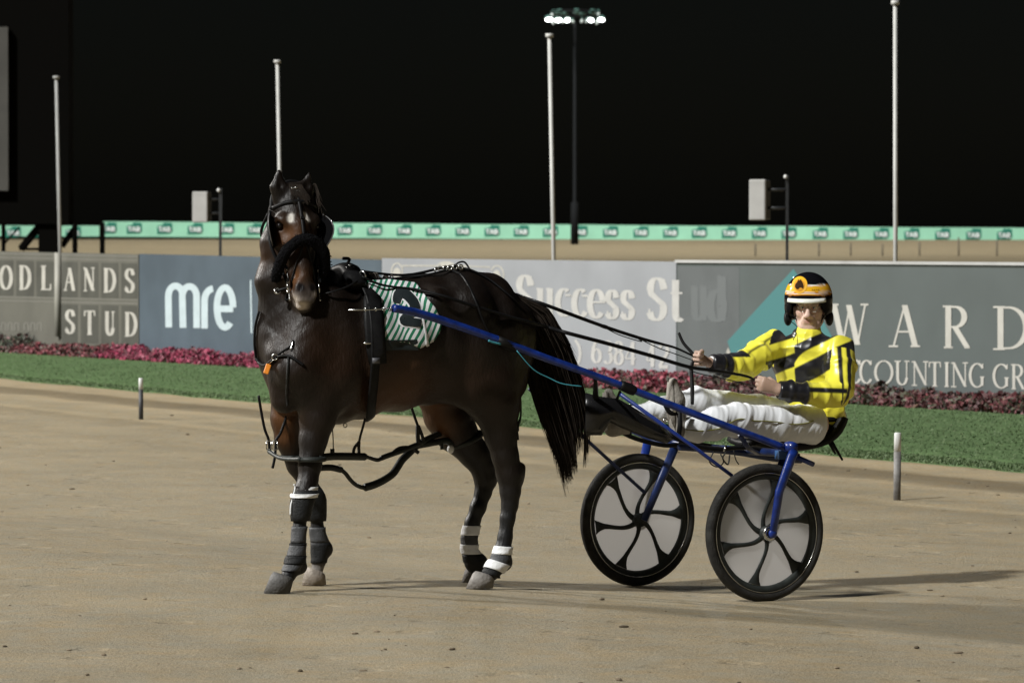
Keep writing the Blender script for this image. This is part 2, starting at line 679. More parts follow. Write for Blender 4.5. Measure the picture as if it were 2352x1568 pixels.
for _ in range(76000):
    i = random.random() * 119.9
    i0 = int(i)
    w = i - i0
    t = random.random() if random.random() < 0.62 else random.random() * 0.08
    a = fr[i0] * (1 - w) + fr[i0 + 1] * w
    b_ = bk[i0] * (1 - w) + bk[i0 + 1] * w
    p = a * (1 - t) + b_ * t + ZV * (0.004 + 0.03 * min(1, t * 6))
    g = random.random() * 6.28
    hgt = random.uniform(0.006, 0.017) * (1.6 if t < 0.05 else 1.0)
    e = np.array((math.cos(g), math.sin(g), 0)) * random.uniform(0.004, 0.010)
    tip = p + ZV * hgt + np.array((random.gauss(0, 0.012), random.gauss(0, 0.012), 0))
    s = random.uniform(0.75, 1.2)
    yel = random.random() * 0.5
    gb.add([p - e, p + e, tip], [(0, 1, 2)], (0.070 * s * (1 + yel * .4), 0.118 * s, 0.046 * s, 1))
o = gb.build("grass", M_blade, smooth=False)
tag(o, "short green grass blades of the mown strip", "grass", kind="stuff")

# clods and dark crumbs lying on the track
M_clod = mat("clod", (0.15, 0.11, 0.075, 1), 0.95, spec=0.1, attr="col")
cl = MB()
for _ in range(200):
    v = 870 + 700 * random.random() ** 0.8
    u = random.uniform(-60, 2420)
    if v < 890 + 0.0918 * u + 8:
        v = 892 + 0.0918 * u + abs(random.gauss(0, 14))
    p = G(u, v)
    r = 0.003 + 0.010 * random.random() ** 3
    if v < 1100:
        r *= 1.7
    g = random.random() * 3.14
    ax = np.array((math.cos(g), math.sin(g), 0))
    ay = np.array((-math.sin(g), math.cos(g), 0))
    s = random.choice((0.6, 0.8, 1.0, 1.3, 1.8))
    cl.ell(p + ZV * r * 0.3, ax * r * random.uniform(1, 2.4), ay * r, ZV * r * random.uniform(0.3, 0.6), 7, 5, (0.15 * s, 0.12 * s, 0.085 * s, 1))
o = cl.build("clods", M_clod, smooth=False)
tag(o, "small clods and crumbs scattered over the sandy track", "clods", kind="stuff")

# ================================================================== SIGNBOARDS
SA, SB = P(2352, 520, 48.5), P(0, 520, 72.8)
SD = (SA - SB)
SD[2] = 0
SD /= np.linalg.norm(SD)
SN = np.array((-SD[1], SD[0], 0.0))
if SN[1] > 0:
    SN = -SN                                   # faces us


def SPT(u, v, off=0.0):
    d = ray(u, v)
    t = ((SB - CAM) @ SN + off) / (d @ SN)
    return CAM + d * t


def serif_strokes(ch):
    T, H, M = 'T', 'H', 'M'

    def arc(cx, cy, rx, ry, a0, a1, n=16):
        return [(cx + rx * math.cos(math.radians(a0 + (a1 - a0) * i / n)), cy + ry * math.sin(math.radians(a0 + (a1 - a0) * i / n))) for i in range(n + 1)]

    def sf(x, y, w=0.16):
        return (H, [(x - w, y), (x + w, y)])
    if ch == 'O':
        return [(M, arc(.5, .5, .44, .48, 0, 360, 28))]
    if ch == 'D':
        return [(T, [(.2, 0), (.2, 1)]), (M, [(.2, .98)] + arc(.42, .5, .48, .48, 90, -90, 18) + [(.2, .02)]), sf(.16, 0), sf(.16, .99)]
    if ch == 'L':
        return [(T, [(.28, 0), (.28, 1)]), sf(.28, .99, .24), (H, [(.05, .015), (.92, .015)]), (H, [(.92, 0), (.94, .25)])]
    if ch == 'A':
        return [(H, [(.12, 0), (.5, 1)]), (T, [(.5, 1), (.86, 0)]), (H, [(.24, .36), (.72, .36)]), sf(.12, .01), sf(.86, .01)]
    if ch == 'N':
        return [(H, [(.16, 0), (.16, 1)]), (T, [(.16, .98), (.84, .02)]), (H, [(.84, 0), (.84, 1)]), sf(.16, .01), sf(.12, .99, .12), sf(.84, .99)]
    if ch == 'S' or ch == 's':
        return [(M, [(.84, .72)] + arc(.5, .74, .32, .23, 20, 180, 10) + [(.22, .62), (.5, .5), (.78, .38)] + arc(.48, .26, .34, .24, 20, -165, 12)),
                (H, [(.84, .72), (.84, .96)]), (H, [(.13, .27), (.13, .04)]), (T, [(.26, .60), (.76, .40)])]
    if ch == 'T':
        return [(T, [(.5, 0), (.5, 1)]), (H, [(.06, .985), (.94, .985)]), sf(.5, .01, .2), (H, [(.06, 1), (.04, .78)]), (H, [(.94, 1), (.96, .78)])]
    if ch == 'U':
        return [(T, [(.22, 1), (.22, .3)]), (M, arc(.5, .3, .28, .29, 180, 360, 14)), (H, [(.78, .3), (.78, 1)]), sf(.22, .99, .2), sf(.8, .99)]
    if ch == 'W':
        return [(T, [(.12, 1), (.34, 0)]), (H, [(.34, 0), (.53, .98)]), (T, [(.5, .98), (.72, 0)]), (H, [(.72, 0), (.92, 1)]), sf(.12, .99, .12), sf(.9, .99, .1)]
    if ch == 'R':
        return [(T, [(.22, 0), (.22, 1)]), (M, [(.22, .98)] + arc(.46, .74, .34, .24, 90, -90, 14) + [(.22, .5)]), (T, [(.46, .5), (.9, .02)]), sf(.22, .01), sf(.18, .99), sf(.9, .01, .1)]
    if ch == 'C':
        return [(M, arc(.54, .5, .46, .48, 40, 320, 24)), (H, [(.88, .78), (.9, .98)])]
    if ch == 'G':
        return [(M, arc(.54, .5, .46, .48, 40, 320, 24)), (H, [(.88, .78), (.9, .98)]), (T, [(.86, .08), (.86, .42)]), sf(.86, .43, .14)]
    if ch == 'I':
        return [(T, [(.5, 0), (.5, 1)]), sf(.5, .01, .4), sf(.5, .99, .4)]
    if ch == 'u':
        return [(T, [(.22, 1), (.22, .28)]), (M, arc(.46, .28, .24, .27, 180, 320, 10)), (T, [(.78, 0), (.78, 1)]), sf(.12, .98, .12), sf(.68, .98, .12), sf(.86, .02, .12)]
    if ch == 'c':
        return [(M, arc(.54, .5, .42, .48, 55, 320, 20)), (T, [(.78, .8), (.84, .72)])]
    if ch == 'e':
        return [(M, [(.9, .56)] + arc(.52, .5, .42, .48, 10, 320, 22)), (H, [(.12, .56), (.92, .56)])]
    if ch == 't':
        return [(T, [(.42, 1), (.42, .2)]), (M, arc(.62, .2, .2, .19, 180, 320, 8)), (H, [(.1, .68), (.85, .68)])]
    if ch == 'd':
        return [(T, [(.78, 0), (.78, 1)]), (M, arc(.48, .33, .38, .33, 0, 360, 22)), sf(.66, .98, .12), sf(.86, .02, .12)]
    if ch == '6':
        return [(M, arc(.5, .3, .36, .29, 0, 360, 22)), (M, [(.16, .32), (.2, .62), (.4, .88), (.78, .98)])]
    if ch == '3':
        return [(M, arc(.46, .74, .32, .24, 150, -90, 12) + arc(.46, .26, .38, .25, 90, -150, 14))]
    if ch == '8':
        return [(M, arc(.5, .75, .3, .22, 0, 360, 20)), (M, arc(.5, .27, .37, .26, 0, 360, 20))]
    if ch == '4':
        return [(T, [(.68, 0), (.68, 1)]), (H, [(.68, 1), (.08, .3)]), (H, [(.08, .28), (.96, .28)])]
    if ch == '2':
        return [(M, arc(.48, .72, .36, .26, 160, -30, 12) + [(.12, .05)]), (T, [(.1, .04), (.9, .04)])]
    if ch == '1':
        return [(T, [(.52, 0), (.52, 1)]), (H, [(.52, 1), (.2, .84)]), sf(.52, .01, .3)]
    if ch == ')':
        return [(M, [(.1, 1.1), (.6, .8), (.75, .45), (.6, .1), (.1, -.2)])]
    return []


def letters(mb, items, thick, thin, place, off=0.004):
    """items: (char, u0, u1, vtop, vbase); stroke widths as a share of the letter height"""
    k = 0
    for ch, u0, u1, vt, vb in items:
        hpx = vb - vt
        for kind, pts in serif_strokes(ch):
            pp = np.array([(u0 + x * (u1 - u0), vb - y * hpx) for x, y in pts])
            n = len(pp)
            vs = []
            for i in range(n):
                t = pp[min(i + 1, n - 1)] - pp[max(i - 1, 0)]
                t = t / (np.linalg.norm(t) + 1e-9)
                if kind == 'T':
                    w = thick
                elif kind == 'H':
                    w = thin
                else:
                    w = thin + (thick - thin) * abs(t[1]) ** 1.5
                nn = np.array((-t[1], t[0])) * w * hpx / 2
                if kind == 'T' and abs(t[1]) > 0.3:      # upright strokes end level
                    nn = np.array((1.0, 0)) * w * hpx / 2 * (1 if nn[0] > 0 else -1)
                vs += [place(*(pp[i] + nn), off + k * 0.00025), place(*(pp[i] - nn), off + k * 0.00025)]
            k = (k + 1) % 14
            mb.add(vs, [(2 * i, 2 * i + 1, 2 * i + 3, 2 * i + 2) for i in range(n - 1)])


def stripline(mb, pts, w, place, off, closed=False):
    pp = [np.array(p, float) for p in pts]
    n = len(pp)
    vs = []
    for i in range(n):
        t = pp[(i + 1) % n if closed else min(i + 1, n - 1)] - pp[(i - 1) % n if closed else max(i - 1, 0)]
        t /= np.linalg.norm(t) + 1e-9
        nn = np.array((-t[1], t[0])) * w / 2
        vs += [place(*(pp[i] + nn), off), place(*(pp[i] - nn), off)]
    m = n if closed else n - 1
    mb.add(vs, [(2 * i, 2 * i + 1, (2 * i + 3) % (2 * n), (2 * i + 2) % (2 * n)) for i in range(m)])


def panel_points(u0, vt0, u1, vt1):
    """a board from pixel column u0 to u1 whose top is at vt0, vt1; goes down into the flower bed"""
    a, b_ = SPT(u0, vt0), SPT(u1, vt1)
    return a, b_


def board(name, u0, vt0, u1, vt1, material, label, legs=2, cap=None):
    a, b_ = panel_points(u0, vt0, u1, vt1)
    base = (a + b_) / 2
    base[2] = 0.0
    root = thing(name, base, label, "signboard")
    mb = MB()
    z0 = -0.02
    off = SN * 0.0
    fr_ = [np.array((a[0], a[1], z0)), np.array((b_[0], b_[1], z0)), b_, a]
    bkk = [p - SN * 0.05 for p in fr_]
    mb.add(fr_ + bkk, [(0, 1, 2, 3), (7, 6, 5, 4), (0, 4, 5, 1), (1, 5, 6, 2), (2, 6, 7, 3), (3, 7, 4, 0)])
    mb.build("panel", material, root, smooth=False)
    for i in range(legs):
        t = (i + 0.5) / legs
        p = a * (1 - t) + b_ * t - SN * 0.10
        q = MB()
        q.box((p[0], p[1], p[2] / 2 - 0.05), SD * 0.03, SN * 0.03, ZV * (p[2] / 2))
        q.build("post", M_darkpaint, root, smooth=False)
    if cap:
        q = MB()
        mid = (a + b_) / 2 + ZV * 0.015
        ax = (b_ - a) / 2
        q.box(mid - SN * 0.015, ax, SN * 0.045, ZV * 0.016)
        q.build("top_rail", cap, root, smooth=False)
    return root


M_gray1 = mat("sign_olive_grey", (0.088, 0.086, 0.073, 1), 0.6, var=0.12, vscale=1.5)
M_gray1d = mat("sign_tile", (0.054, 0.054, 0.046, 1), 0.6, var=0.15, vscale=3)
M_gray1l = mat("sign_pale_line", (0.15, 0.147, 0.13, 1), 0.6)
M_mre = mat("sign_slate_blue", (0.060, 0.080, 0.100, 1), 0.5, var=0.16, vscale=1.2)
M_silver = mat("sign_silver", (0.235, 0.245, 0.265, 1), 0.5, var=0.08, vscale=1.2)
M_ward = mat("sign_grey_green", (0.072, 0.086, 0.086, 1), 0.5, var=0.1, vscale=1.2)
M_wardp = mat("sign_grey_patch", (0.088, 0.096, 0.100, 1), 0.5, var=0.1, vscale=2)
M_teal = mat("sign_teal", (0.050, 0.155, 0.160, 1), 0.5)
M_letter = mat("sign_lettering", (0.33, 0.32, 0.29, 1), 0.6, var=0.12, vscale=6)
M_letterw = mat("sign_lettering_white", (0.37, 0.44, 0.47, 1), 0.5, var=0.06, vscale=6)
M_ghost = mat("sign_faded_lettering", (0.102, 0.111, 0.115, 1), 0.6)

# --- first board: letters on tiles
wood = board("signboard", -820, 559.3, 318, 584, M_gray1, "olive grey signboard with serif letters on square tiles, left of the horse", 3)
CX = lambda x: x * 0.2564
CY = lambda y: 488.1 + y * 0.2564
tl = MB()
tiles = []
for x0, x1 in ((-330, -200), (-180, -40), (-35, 120), (145, 303), (325, 492), (550, 695), (722, 880), (906, 1060), (1086, 1232)):
    sl = (x0 + x1) / 2 * 0.024
    tiles.append((x0, x1, 425 + sl, 742 + sl))
for x0, x1 in ((550, 695), (722, 880), (906, 1060), (1086, 1232)):
    sl = (x0 + x1) / 2 * 0.024
    tiles.append((x0, x1, 812 + sl * 0.7, 1150 + sl))
for x0, x1, y0, y1 in tiles:
    q = [SPT(CX(x0), CY(y0), 0.003), SPT(CX(x1), CY(y0 + 3), 0.003), SPT(CX(x1), CY(y1 + 3), 0.003), SPT(CX(x0), CY(y1), 0.003)]
    tl.add(q, [(3, 2, 1, 0)])
tl.build("tile_panel", M_gray1d, wood, smooth=False)
gl = MB()
for y in (372, 760, 795):
    stripline(gl, [(CX(-900), CY(y - 26)), (CX(1236), CY(y + 22))], 2.0, SPT, 0.005)
for y in (408,):
    stripline(gl, [(CX(-900), CY(y - 26)), (CX(1236), CY(y + 22))], 1.6, SPT, 0.005)
gl.build("line", M_gray1l, wood, smooth=False)
lt = MB()
letters(lt, [(c, CX(a), CX(b), CY(t), CY(bb)) for c, a, b, t, bb in (
    ('O', 2, 106, 475, 690), ('D', 172, 275, 475, 688), ('L', 362, 460, 478, 692), ('A', 572, 672, 495, 697), ('N', 748, 850, 495, 702),
    ('D', 928, 1036, 500, 712), ('S', 1116, 1207, 500, 718), ('S', 583, 672, 868, 1086), ('T', 753, 852, 880, 1092), ('U', 938, 1032, 888, 1098), ('D', 1118, 1226, 893, 1106),
    ('O', -185, -75, 472, 686), ('W', -345, -215, 470, 684))], 0.15, 0.055, SPT, 0.006)
lt.build("lettering", M_letter, wood, smooth=False)
sm = MB()
for i in range(9):
    x = -160 + i * 58 + (30 if i > 5 else 0)
    stripline(sm, [(CX(x), CY(1055)), (CX(x), CY(1000)), (CX(x + 12), CY(985)), (CX(x + 34), CY(990)), (CX(x + 38), CY(1058))], 2.6, SPT, 0.006)
sm.build("small_lettering", M_gray1l, wood, smooth=False)
q = MB()
a, b_ = SPT(CX(520), CY(360), 0.03), SPT(CX(520), CY(1110), 0.03)
q.tube([a, b_], 0.055, 8)
q.build("cover_strip", mat("pale_grey_strip", (0.22, 0.215, 0.19, 1), 0.6, var=0.1, vscale=4), wood)

# --- second board: rounded letters
mre = board("signboard", 320, 583, 876, 597, M_mre, "slate blue signboard with rounded white letters behind the horse's head", 3)
rl = MB()


def round_letters(mb, ox, oy, s):
    def arc(cx, cy, rx, ry, a0, a1, n=12):
        return [(cx + rx * math.cos(math.radians(a0 + (a1 - a0) * i / n)), cy - ry * math.sin(math.radians(a0 + (a1 - a0) * i / n))) for i in range(n + 1)]
    J = lambda pts: [(ox + (x - 1478) * s, oy + (y - 640) * s) for x, y in pts]
    m1 = [(1512, 1028), (1508, 760)] + arc(1573, 745, 64, 88, 180, 8)
    m2 = [(1640, 1032), (1633, 760)] + arc(1697, 750, 64, 88, 172, 0) + [(1762, 1034)]
    r1 = [(1832, 1038), (1832, 800)] + arc(1912, 790, 80, 108, 180, 92, 8)
    e1 = [(1930, 862), (2090, 862)]
    e2 = arc(2016, 850, 72, 178, 0, 310, 24)
    for i, st in enumerate((m1, m2, r1, e1, e2)):
        stripline(mb, J(st), 60 * s, SPT, 0.004 + i * 0.0006)


round_letters(rl, 1478 * 0.2564, CY(640), 0.2564)
round_letters(rl, 742, 641, 0.2564 * 0.80)
stripline(rl, [(CX(2245), CY(605)), (CX(2253), CY(1080))], 3.4, SPT, 0.004)
rl.build("lettering", M_letterw, mre, smooth=False)

# --- third board
suc = board("signboard", 877, 593, 1553, 601, M_silver, "silver grey signboard with large serif letters behind the horse's rump", 3)
DX = lambda x: 861.3 + x * 0.3052
DY = lambda y: 574.2 + y * 0.3052
lt = MB()
letters(lt, [('S', DX(1062), DX(1194), DY(185), DY(485))], 0.17, 0.05, SPT, 0.004)
letters(lt, [(c, DX(a), DX(b), DY(t), DY(bb)) for c, a, b, t, bb in (('u', 1215, 1345, 288, 492), ('c', 1362, 1475, 290, 498), ('c', 1485, 1600, 294, 504),
        ('e', 1606, 1722, 298, 512), ('s', 1738, 1832, 300, 518), ('s', 1850, 1952, 303, 524))], 0.22, 0.07, SPT, 0.004)
letters(lt, [('S', DX(2045), DX(2200), DY(205), DY(532)), ('t', DX(2212), DX(2330), DY(225), DY(534))], 0.17, 0.05, SPT, 0.004)
letters(lt, [(c, DX(a), DX(b), DY(t), DY(bb)) for c, a, b, t, bb in ((')', 1500, 1560, 690, 850), ('6', 1628, 1706, 672, 848), ('3', 1720, 1790, 682, 856), ('8', 1796, 1872, 684, 862),
        ('4', 1880, 1968, 690, 866), ('4', 2040, 2110, 700, 880), ('2', 2130, 2215, 704, 886))], 0.15, 0.06, SPT, 0.004)
lt.build("lettering", mat("sign_lettering_silver", (0.36, 0.355, 0.345, 1), 0.6, var=0.1, vscale=5), suc, smooth=False)
em = MB()
arcp = lambda cx, cy, rx, ry, a0, a1, n=18: [(DX(cx + rx * math.cos(math.radians(a0 + (a1 - a0) * i / n))), DY(cy - ry * math.sin(math.radians(a0 + (a1 - a0) * i / n)))) for i in range(n + 1)]
stripline(em, [(DX(205), DY(118)), (DX(480), DY(118))], 3.6, SPT, 0.004)
stripline(em, [(DX(590), DY(118)), (DX(865), DY(128))], 3.6, SPT, 0.004)
stripline(em, arcp(165, 160, 40, 60, 30, 200), 3.4, SPT, 0.004)
stripline(em, arcp(918, 190, 50, 72, 150, -60), 3.4, SPT, 0.0045)
stripline(em, arcp(535, 122, 60, 30, 175, 5), 4.5, SPT, 0.005)
for cx, cy, rx, ry in ((165, 175, 30, 42), (915, 205, 32, 55), (535, 118, 42, 26)):
    pts = arcp(cx, cy, rx, ry, 0, 360, 20)[:-1]
    em.add([SPT(x, y, 0.0065) for x, y in pts], [tuple(range(20))[::-1]])
stripline(em, [(DX(205), DY(118)), (DX(205), DY(400)), (DX(870), DY(420)), (DX(880), DY(260))], 3.0, SPT, 0.0035)
em.build("emblem", M_letter, suc, smooth=False)

# --- fourth board
ward = board("signboard", 1555, 603, 3100, 615.2, M_ward, "grey green signboard with white top rail, teal triangle and wide spaced serif letters", 4, cap=mat('rail_white', (0.34, 0.34, 0.335, 1), 0.6, var=0.15, vscale=2))
FX = lambda x: 1521.6 + x * 0.353
FY = lambda y: 574.2 + y * 0.353
lt = MB()
letters(lt, [(c, FX(a), FX(b), FY(t), FY(bb)) for c, a, b, t, bb in (('W', 1085, 1340, 352, 616), ('A', 1480, 1672, 358, 628), ('R', 1820, 2000, 364, 636), ('D', 2152, 2390, 368, 644))], 0.14, 0.045, SPT, 0.004)
sub = [('A', 1120, 1215), ('C', 1218, 1292), ('C', 1283, 1366), ('O', 1378, 1502), ('U', 1507, 1612), ('N', 1622, 1730), ('T', 1733, 1812), ('I', 1832, 1868), ('N', 1878, 1988), ('G', 1994, 2094), ('G', 2148, 2254), ('R', 2266, 2356), ('O', 2366, 2490), ('U', 2500, 2600)]
letters(lt, [(c, FX(a), FX(b), FY(713 + (a - 1218) * 0.029), FY(866 + (a - 1218) * 0.036)) for c, a, b in sub], 0.115, 0.05, SPT, 0.004)
lt.build("lettering", mat("sign_lettering_warm", (0.38, 0.37, 0.34, 1), 0.6, var=0.08, vscale=5), ward, smooth=False)
tr = MB()
tr.add([SPT(FX(852), FY(122), 0.004), SPT(FX(422), FY(592), 0.004), SPT(FX(450), FY(680), 0.004), SPT(FX(1180), FY(700), 0.004), SPT(FX(872), FY(150), 0.004)], [(0, 1, 2, 3, 4)])
tr.build("triangle_emblem", M_teal, ward, smooth=False)
tr = MB()
tr.add([SPT(FX(412), FY(668), 0.006), SPT(FX(428), FY(632), 0.006), SPT(FX(448), FY(684), 0.006)], [(0, 2, 1)])
tr.build("small_triangle", M_letter, ward, smooth=False)
gh = MB()
gh.add([SPT(1557, 612, 0.002), SPT(1698, 613, 0.002), SPT(1698, 930, 0.002), SPT(1557, 930, 0.002)], [(3, 2, 1, 0)])
gh.build("faded_patch", M_wardp, ward, smooth=False)
gh = MB()
letters(gh, [('u', FX(185), FX(290), FY(235), FY(455)), ('d', FX(300), FX(410), FY(170), FY(460))], 0.2, 0.07, SPT, 0.003)
gh.build("faded_lettering", M_ghost, ward, smooth=False)

# ================================================================== FLOWER BED
M_flower = mat("flower_petal", (0.3, 0.02, 0.08, 1), 0.6, attr="col", sheen=0.2)
fb = MB()
random.seed(3)


def flower_color(u):
    r = random.random()
    n = vnoise(np.array([[u * 0.012, 1.0, 0]]), 2.2, 9)[0]
    s = random.uniform(0.55, 1.35)
    if u < 90:
        c = (0.035, 0.045, 0.022) if r < 0.75 else (0.11, 0.03, 0.03)
    elif u < 300:
        c = (0.16, 0.022, 0.032) if r < 0.72 + 0.15 * n else (0.05, 0.035, 0.02)
    elif u < 700:
        c = (0.26, 0.018, 0.062) if r < 0.82 + 0.1 * n else (0.11, 0.025, 0.03)
    elif u < 1640:
        c = (0.24, 0.025, 0.05) if r < 0.70 + 0.2 * n else (0.06, 0.05, 0.025)
    else:
        c = (0.125, 0.022, 0.027) if r < 0.62 + 0.25 * n else ((0.05, 0.05, 0.022) if r < 0.9 else (0.10, 0.05, 0.03))
    k2 = 0.55 + 0.45 * min(1.0, max(0.0, 0.6 + 0.6 * vnoise(np.array([[u * 0.06, 5.0, 0]]), 1.5, 14)[0]))
    return tuple(q * s * k2 for q in c) + (1,)


for i in range(41000):
    u = random.uniform(-460, 2780)
    top = 17 + 9 * vnoise(np.array([[u * 0.045, 0, 0]]), 1.2, 21)[0] + (14 if 1400 < u < 1640 else 0)
    if u > 1640:
        top = 25 + 11 * vnoise(np.array([[u * 0.05, 0, 0]]), 1.2, 22)[0]
    if u < 90:
        top = 24 + 6 * math.sin(u * 0.1)
    foot = SPT(u, 800, 0.0)
    dist = foot[1]
    front = random.random()
    p = foot + SN * (0.06 + 0.55 * front)
    zmax = max(0.12, top * dist / FPX * 1.5) * (1 - 0.75 * front ** 2.0)
    z = zmax * random.random() ** 0.6
    p[2] = z
    r = random.uniform(0.014, 0.045)
    a = np.array([random.gauss(0, 1) for _ in range(3)])
    a /= np.linalg.norm(a)
    b_ = np.cross(a, np.array([random.gauss(0, 1) for _ in range(3)]))
    b_ /= np.linalg.norm(b_)
    fb.add([p - a * r, p + b_ * r * 0.7, p + a * r, p - b_ * r * 0.7], [(0, 1, 2, 3)], flower_color(u))
o = fb.build("flower_bed", M_flower, smooth=False)
tag(o, "bed of red and magenta flowers along the foot of the signboards", "flowers", kind="stuff")

# ================================================================== MARKER PEGS, FLAGPOLES, SPEAKER POSTS
M_peg = mat("peg_grey", (0.16, 0.155, 0.15, 1), 0.6, var=0.3, vscale=25)
M_pole = mat("weathered_white_pole", (0.44, 0.445, 0.43, 1), 0.55, var=0.12, vscale=3)
M_pegd = mat("peg_dark", (0.03, 0.032, 0.036, 1), 0.6, var=0.3, vscale=25)
for ub, vb, ut, vt, vm, m, lab in ((2060, 1148, 2062, 993, 1037, M_peg, "grey marker peg with white top at the lawn edge on the right"),
                                   (324, 963, 323.5, 868, 894, M_pegd, "black marker peg with white top at the track edge left of the horse")):
    b0 = G(ub, vb)
    t0 = P(ut, vt, b0[1])
    root = thing("marker_peg", b0, lab, "marker peg", "marker pegs along the track edge")
    w = (vb - vm) / (vb - vt)
    mid = b0 * (1 - w) + t0 * w
    r = 0.5 * (17 if ub > 1000 else 10.5) * b0[1] / FPX
    q = MB(); q.tube([b0 - ZV * 0.05, mid], r, 14); q.build("post", m, root)
    q = MB(); q.tube([mid, mid * 0.06 + t0 * 0.94, t0], [r * 0.96, r * 0.96, r * 0.8], 14); q.build("white_cap", M_whitepaint, root)

for ub, vb, ut, vt, Y, wpx, lab in ((138, 577, 129, 181, 88, 8.0, "white flagpole leftmost, beside the scoreboard leg"), (646, 590, 637, 145, 80, 8.5, "white flagpole rising behind the horse's head"),
                                    (1272, 596, 1262, 86, 66, 9.5, "white flagpole beside the floodlight tower"), (2057, 607, 2056, 11, 57, 10.0, "tallest white flagpole behind the right-hand signboard")):
    pb, pt = P(ub, vb, Y), P(ut, vt, Y)
    d = (pt - pb) / (pt[2] - pb[2])
    foot = pb - d * (pb[2] + 0.06)
    root = thing("flagpole", foot, lab, "flagpole", "white flagpoles behind the signboards")
    r = wpx / 2 * Y / FPX
    q = MB(); q.tube([foot, pt], [r * 1.1, r * 0.92], 12); q.build("pole", M_pole, root)
    q = MB(); q.tube([pt, pt + ZV * 0.05], [r * 1.9, r * 1.9], 12); q.build("cap", M_pole, root)

M_cab = mat("speaker_cabinet", (0.29, 0.29, 0.28, 1), 0.6, var=0.08, vscale=5)
M_cabd = mat("speaker_side", (0.055, 0.055, 0.055, 1), 0.6, var=0.2, vscale=8)


def speaker_post(up, vtop, vb, Y, u0, u1, u2, v0, v1, lab):
    pt, pb = P(up, vtop, Y), P(up, vb, Y)
    foot = np.array((pt[0], Y, -0.05))
    root = thing("speaker_post", foot, lab, "speaker", "speaker boxes on posts behind the signboards")
    k = Y / FPX
    q = MB(); q.box((foot + pt) / 2, (3.2 * k, 0, 0), (0, 3.2 * k, 0), (0, 0, (pt[2] - foot[2]) / 2)); q.build("post", M_darkpaint, root, smooth=False)
    a = P(u0, v0, Y)
    c = P(u1, v1, Y)
    w, h = (c[0] - a[0]) / 2, (a[2] - c[2]) / 2
    ang = math.radians(-24)
    fx, fy = np.array((math.cos(ang), math.sin(ang), 0)), np.array((-math.sin(ang), math.cos(ang), 0))
    w2 = w / math.cos(ang)
    mid = (a + c) / 2
    dep = max(0.12, (u2 - u1) * k * 1.6)
    q = MB(); q.box(mid, fx * w2, fy * 0.03, ZV * h)
    o = q.build("front_cover", M_cab, root, smooth=False)
    bv = o.modifiers.new("bevel", 'BEVEL'); bv.width = 0.02; bv.segments = 3
    q = MB(); q.box(mid + fy * (0.03 + dep / 2), fx * w2 * 0.97, fy * dep / 2, ZV * h * 0.97)
    o = q.build("cabinet", M_cabd, root, smooth=False)
    bv = o.modifiers.new("bevel", 'BEVEL'); bv.width = 0.015; bv.segments = 2
    for z in (0.5, -0.4):
        q = MB(); s = mid + fy * dep * 0.5 + ZV * h * z; q.tube([s, np.array((pt[0], Y, s[2]))], 0.022, 8); q.build("bracket", M_darkpaint, root)
    q = MB(); e = P(up - 4, vtop + 4, Y - 0.06); q.ell(e, (4 * k, 0, 0), (0, 4 * k, 0), (0, 0, 4.6 * k)); q.build("lamp_knob", M_whitepaint, root)


speaker_post(506, 433, 592, 82, 442, 478, 486, 440, 511, "narrow pale speaker box on a dark post left of the horse")
speaker_post(1808, 402, 604, 62, 1722, 1759, 1776, 412, 506, "larger pale speaker box on a dark post above the driver's helmet")

# ================================================================== FLOODLIGHT TOWER
TY = 240.0
M_lamp = bpy.data.materials.new("lamp_glass")
M_lamp.use_nodes = True
bb = M_lamp.node_tree.nodes["Principled BSDF"]
bb.inputs["Emission Color"].default_value = (0.95, 1.0, 0.97, 1)
bb.inputs["Emission Strength"].default_value = 9.0
M_lampdim = bpy.data.materials.new("lamp_glass_aside")
M_lampdim.use_nodes = True
bb = M_lampdim.node_tree.nodes["Principled BSDF"]
bb.inputs["Emission Color"].default_value = (0.75, 1.0, 0.95, 1)
bb.inputs["Emission Strength"].default_value = 0.30
M_tower = mat("galvanised_tower", (0.010, 0.011, 0.012, 1), 0.8, spec=0.1)
M_towhead = mat("lamp_housing", (0.06, 0.14, 0.12, 1), 0.5)


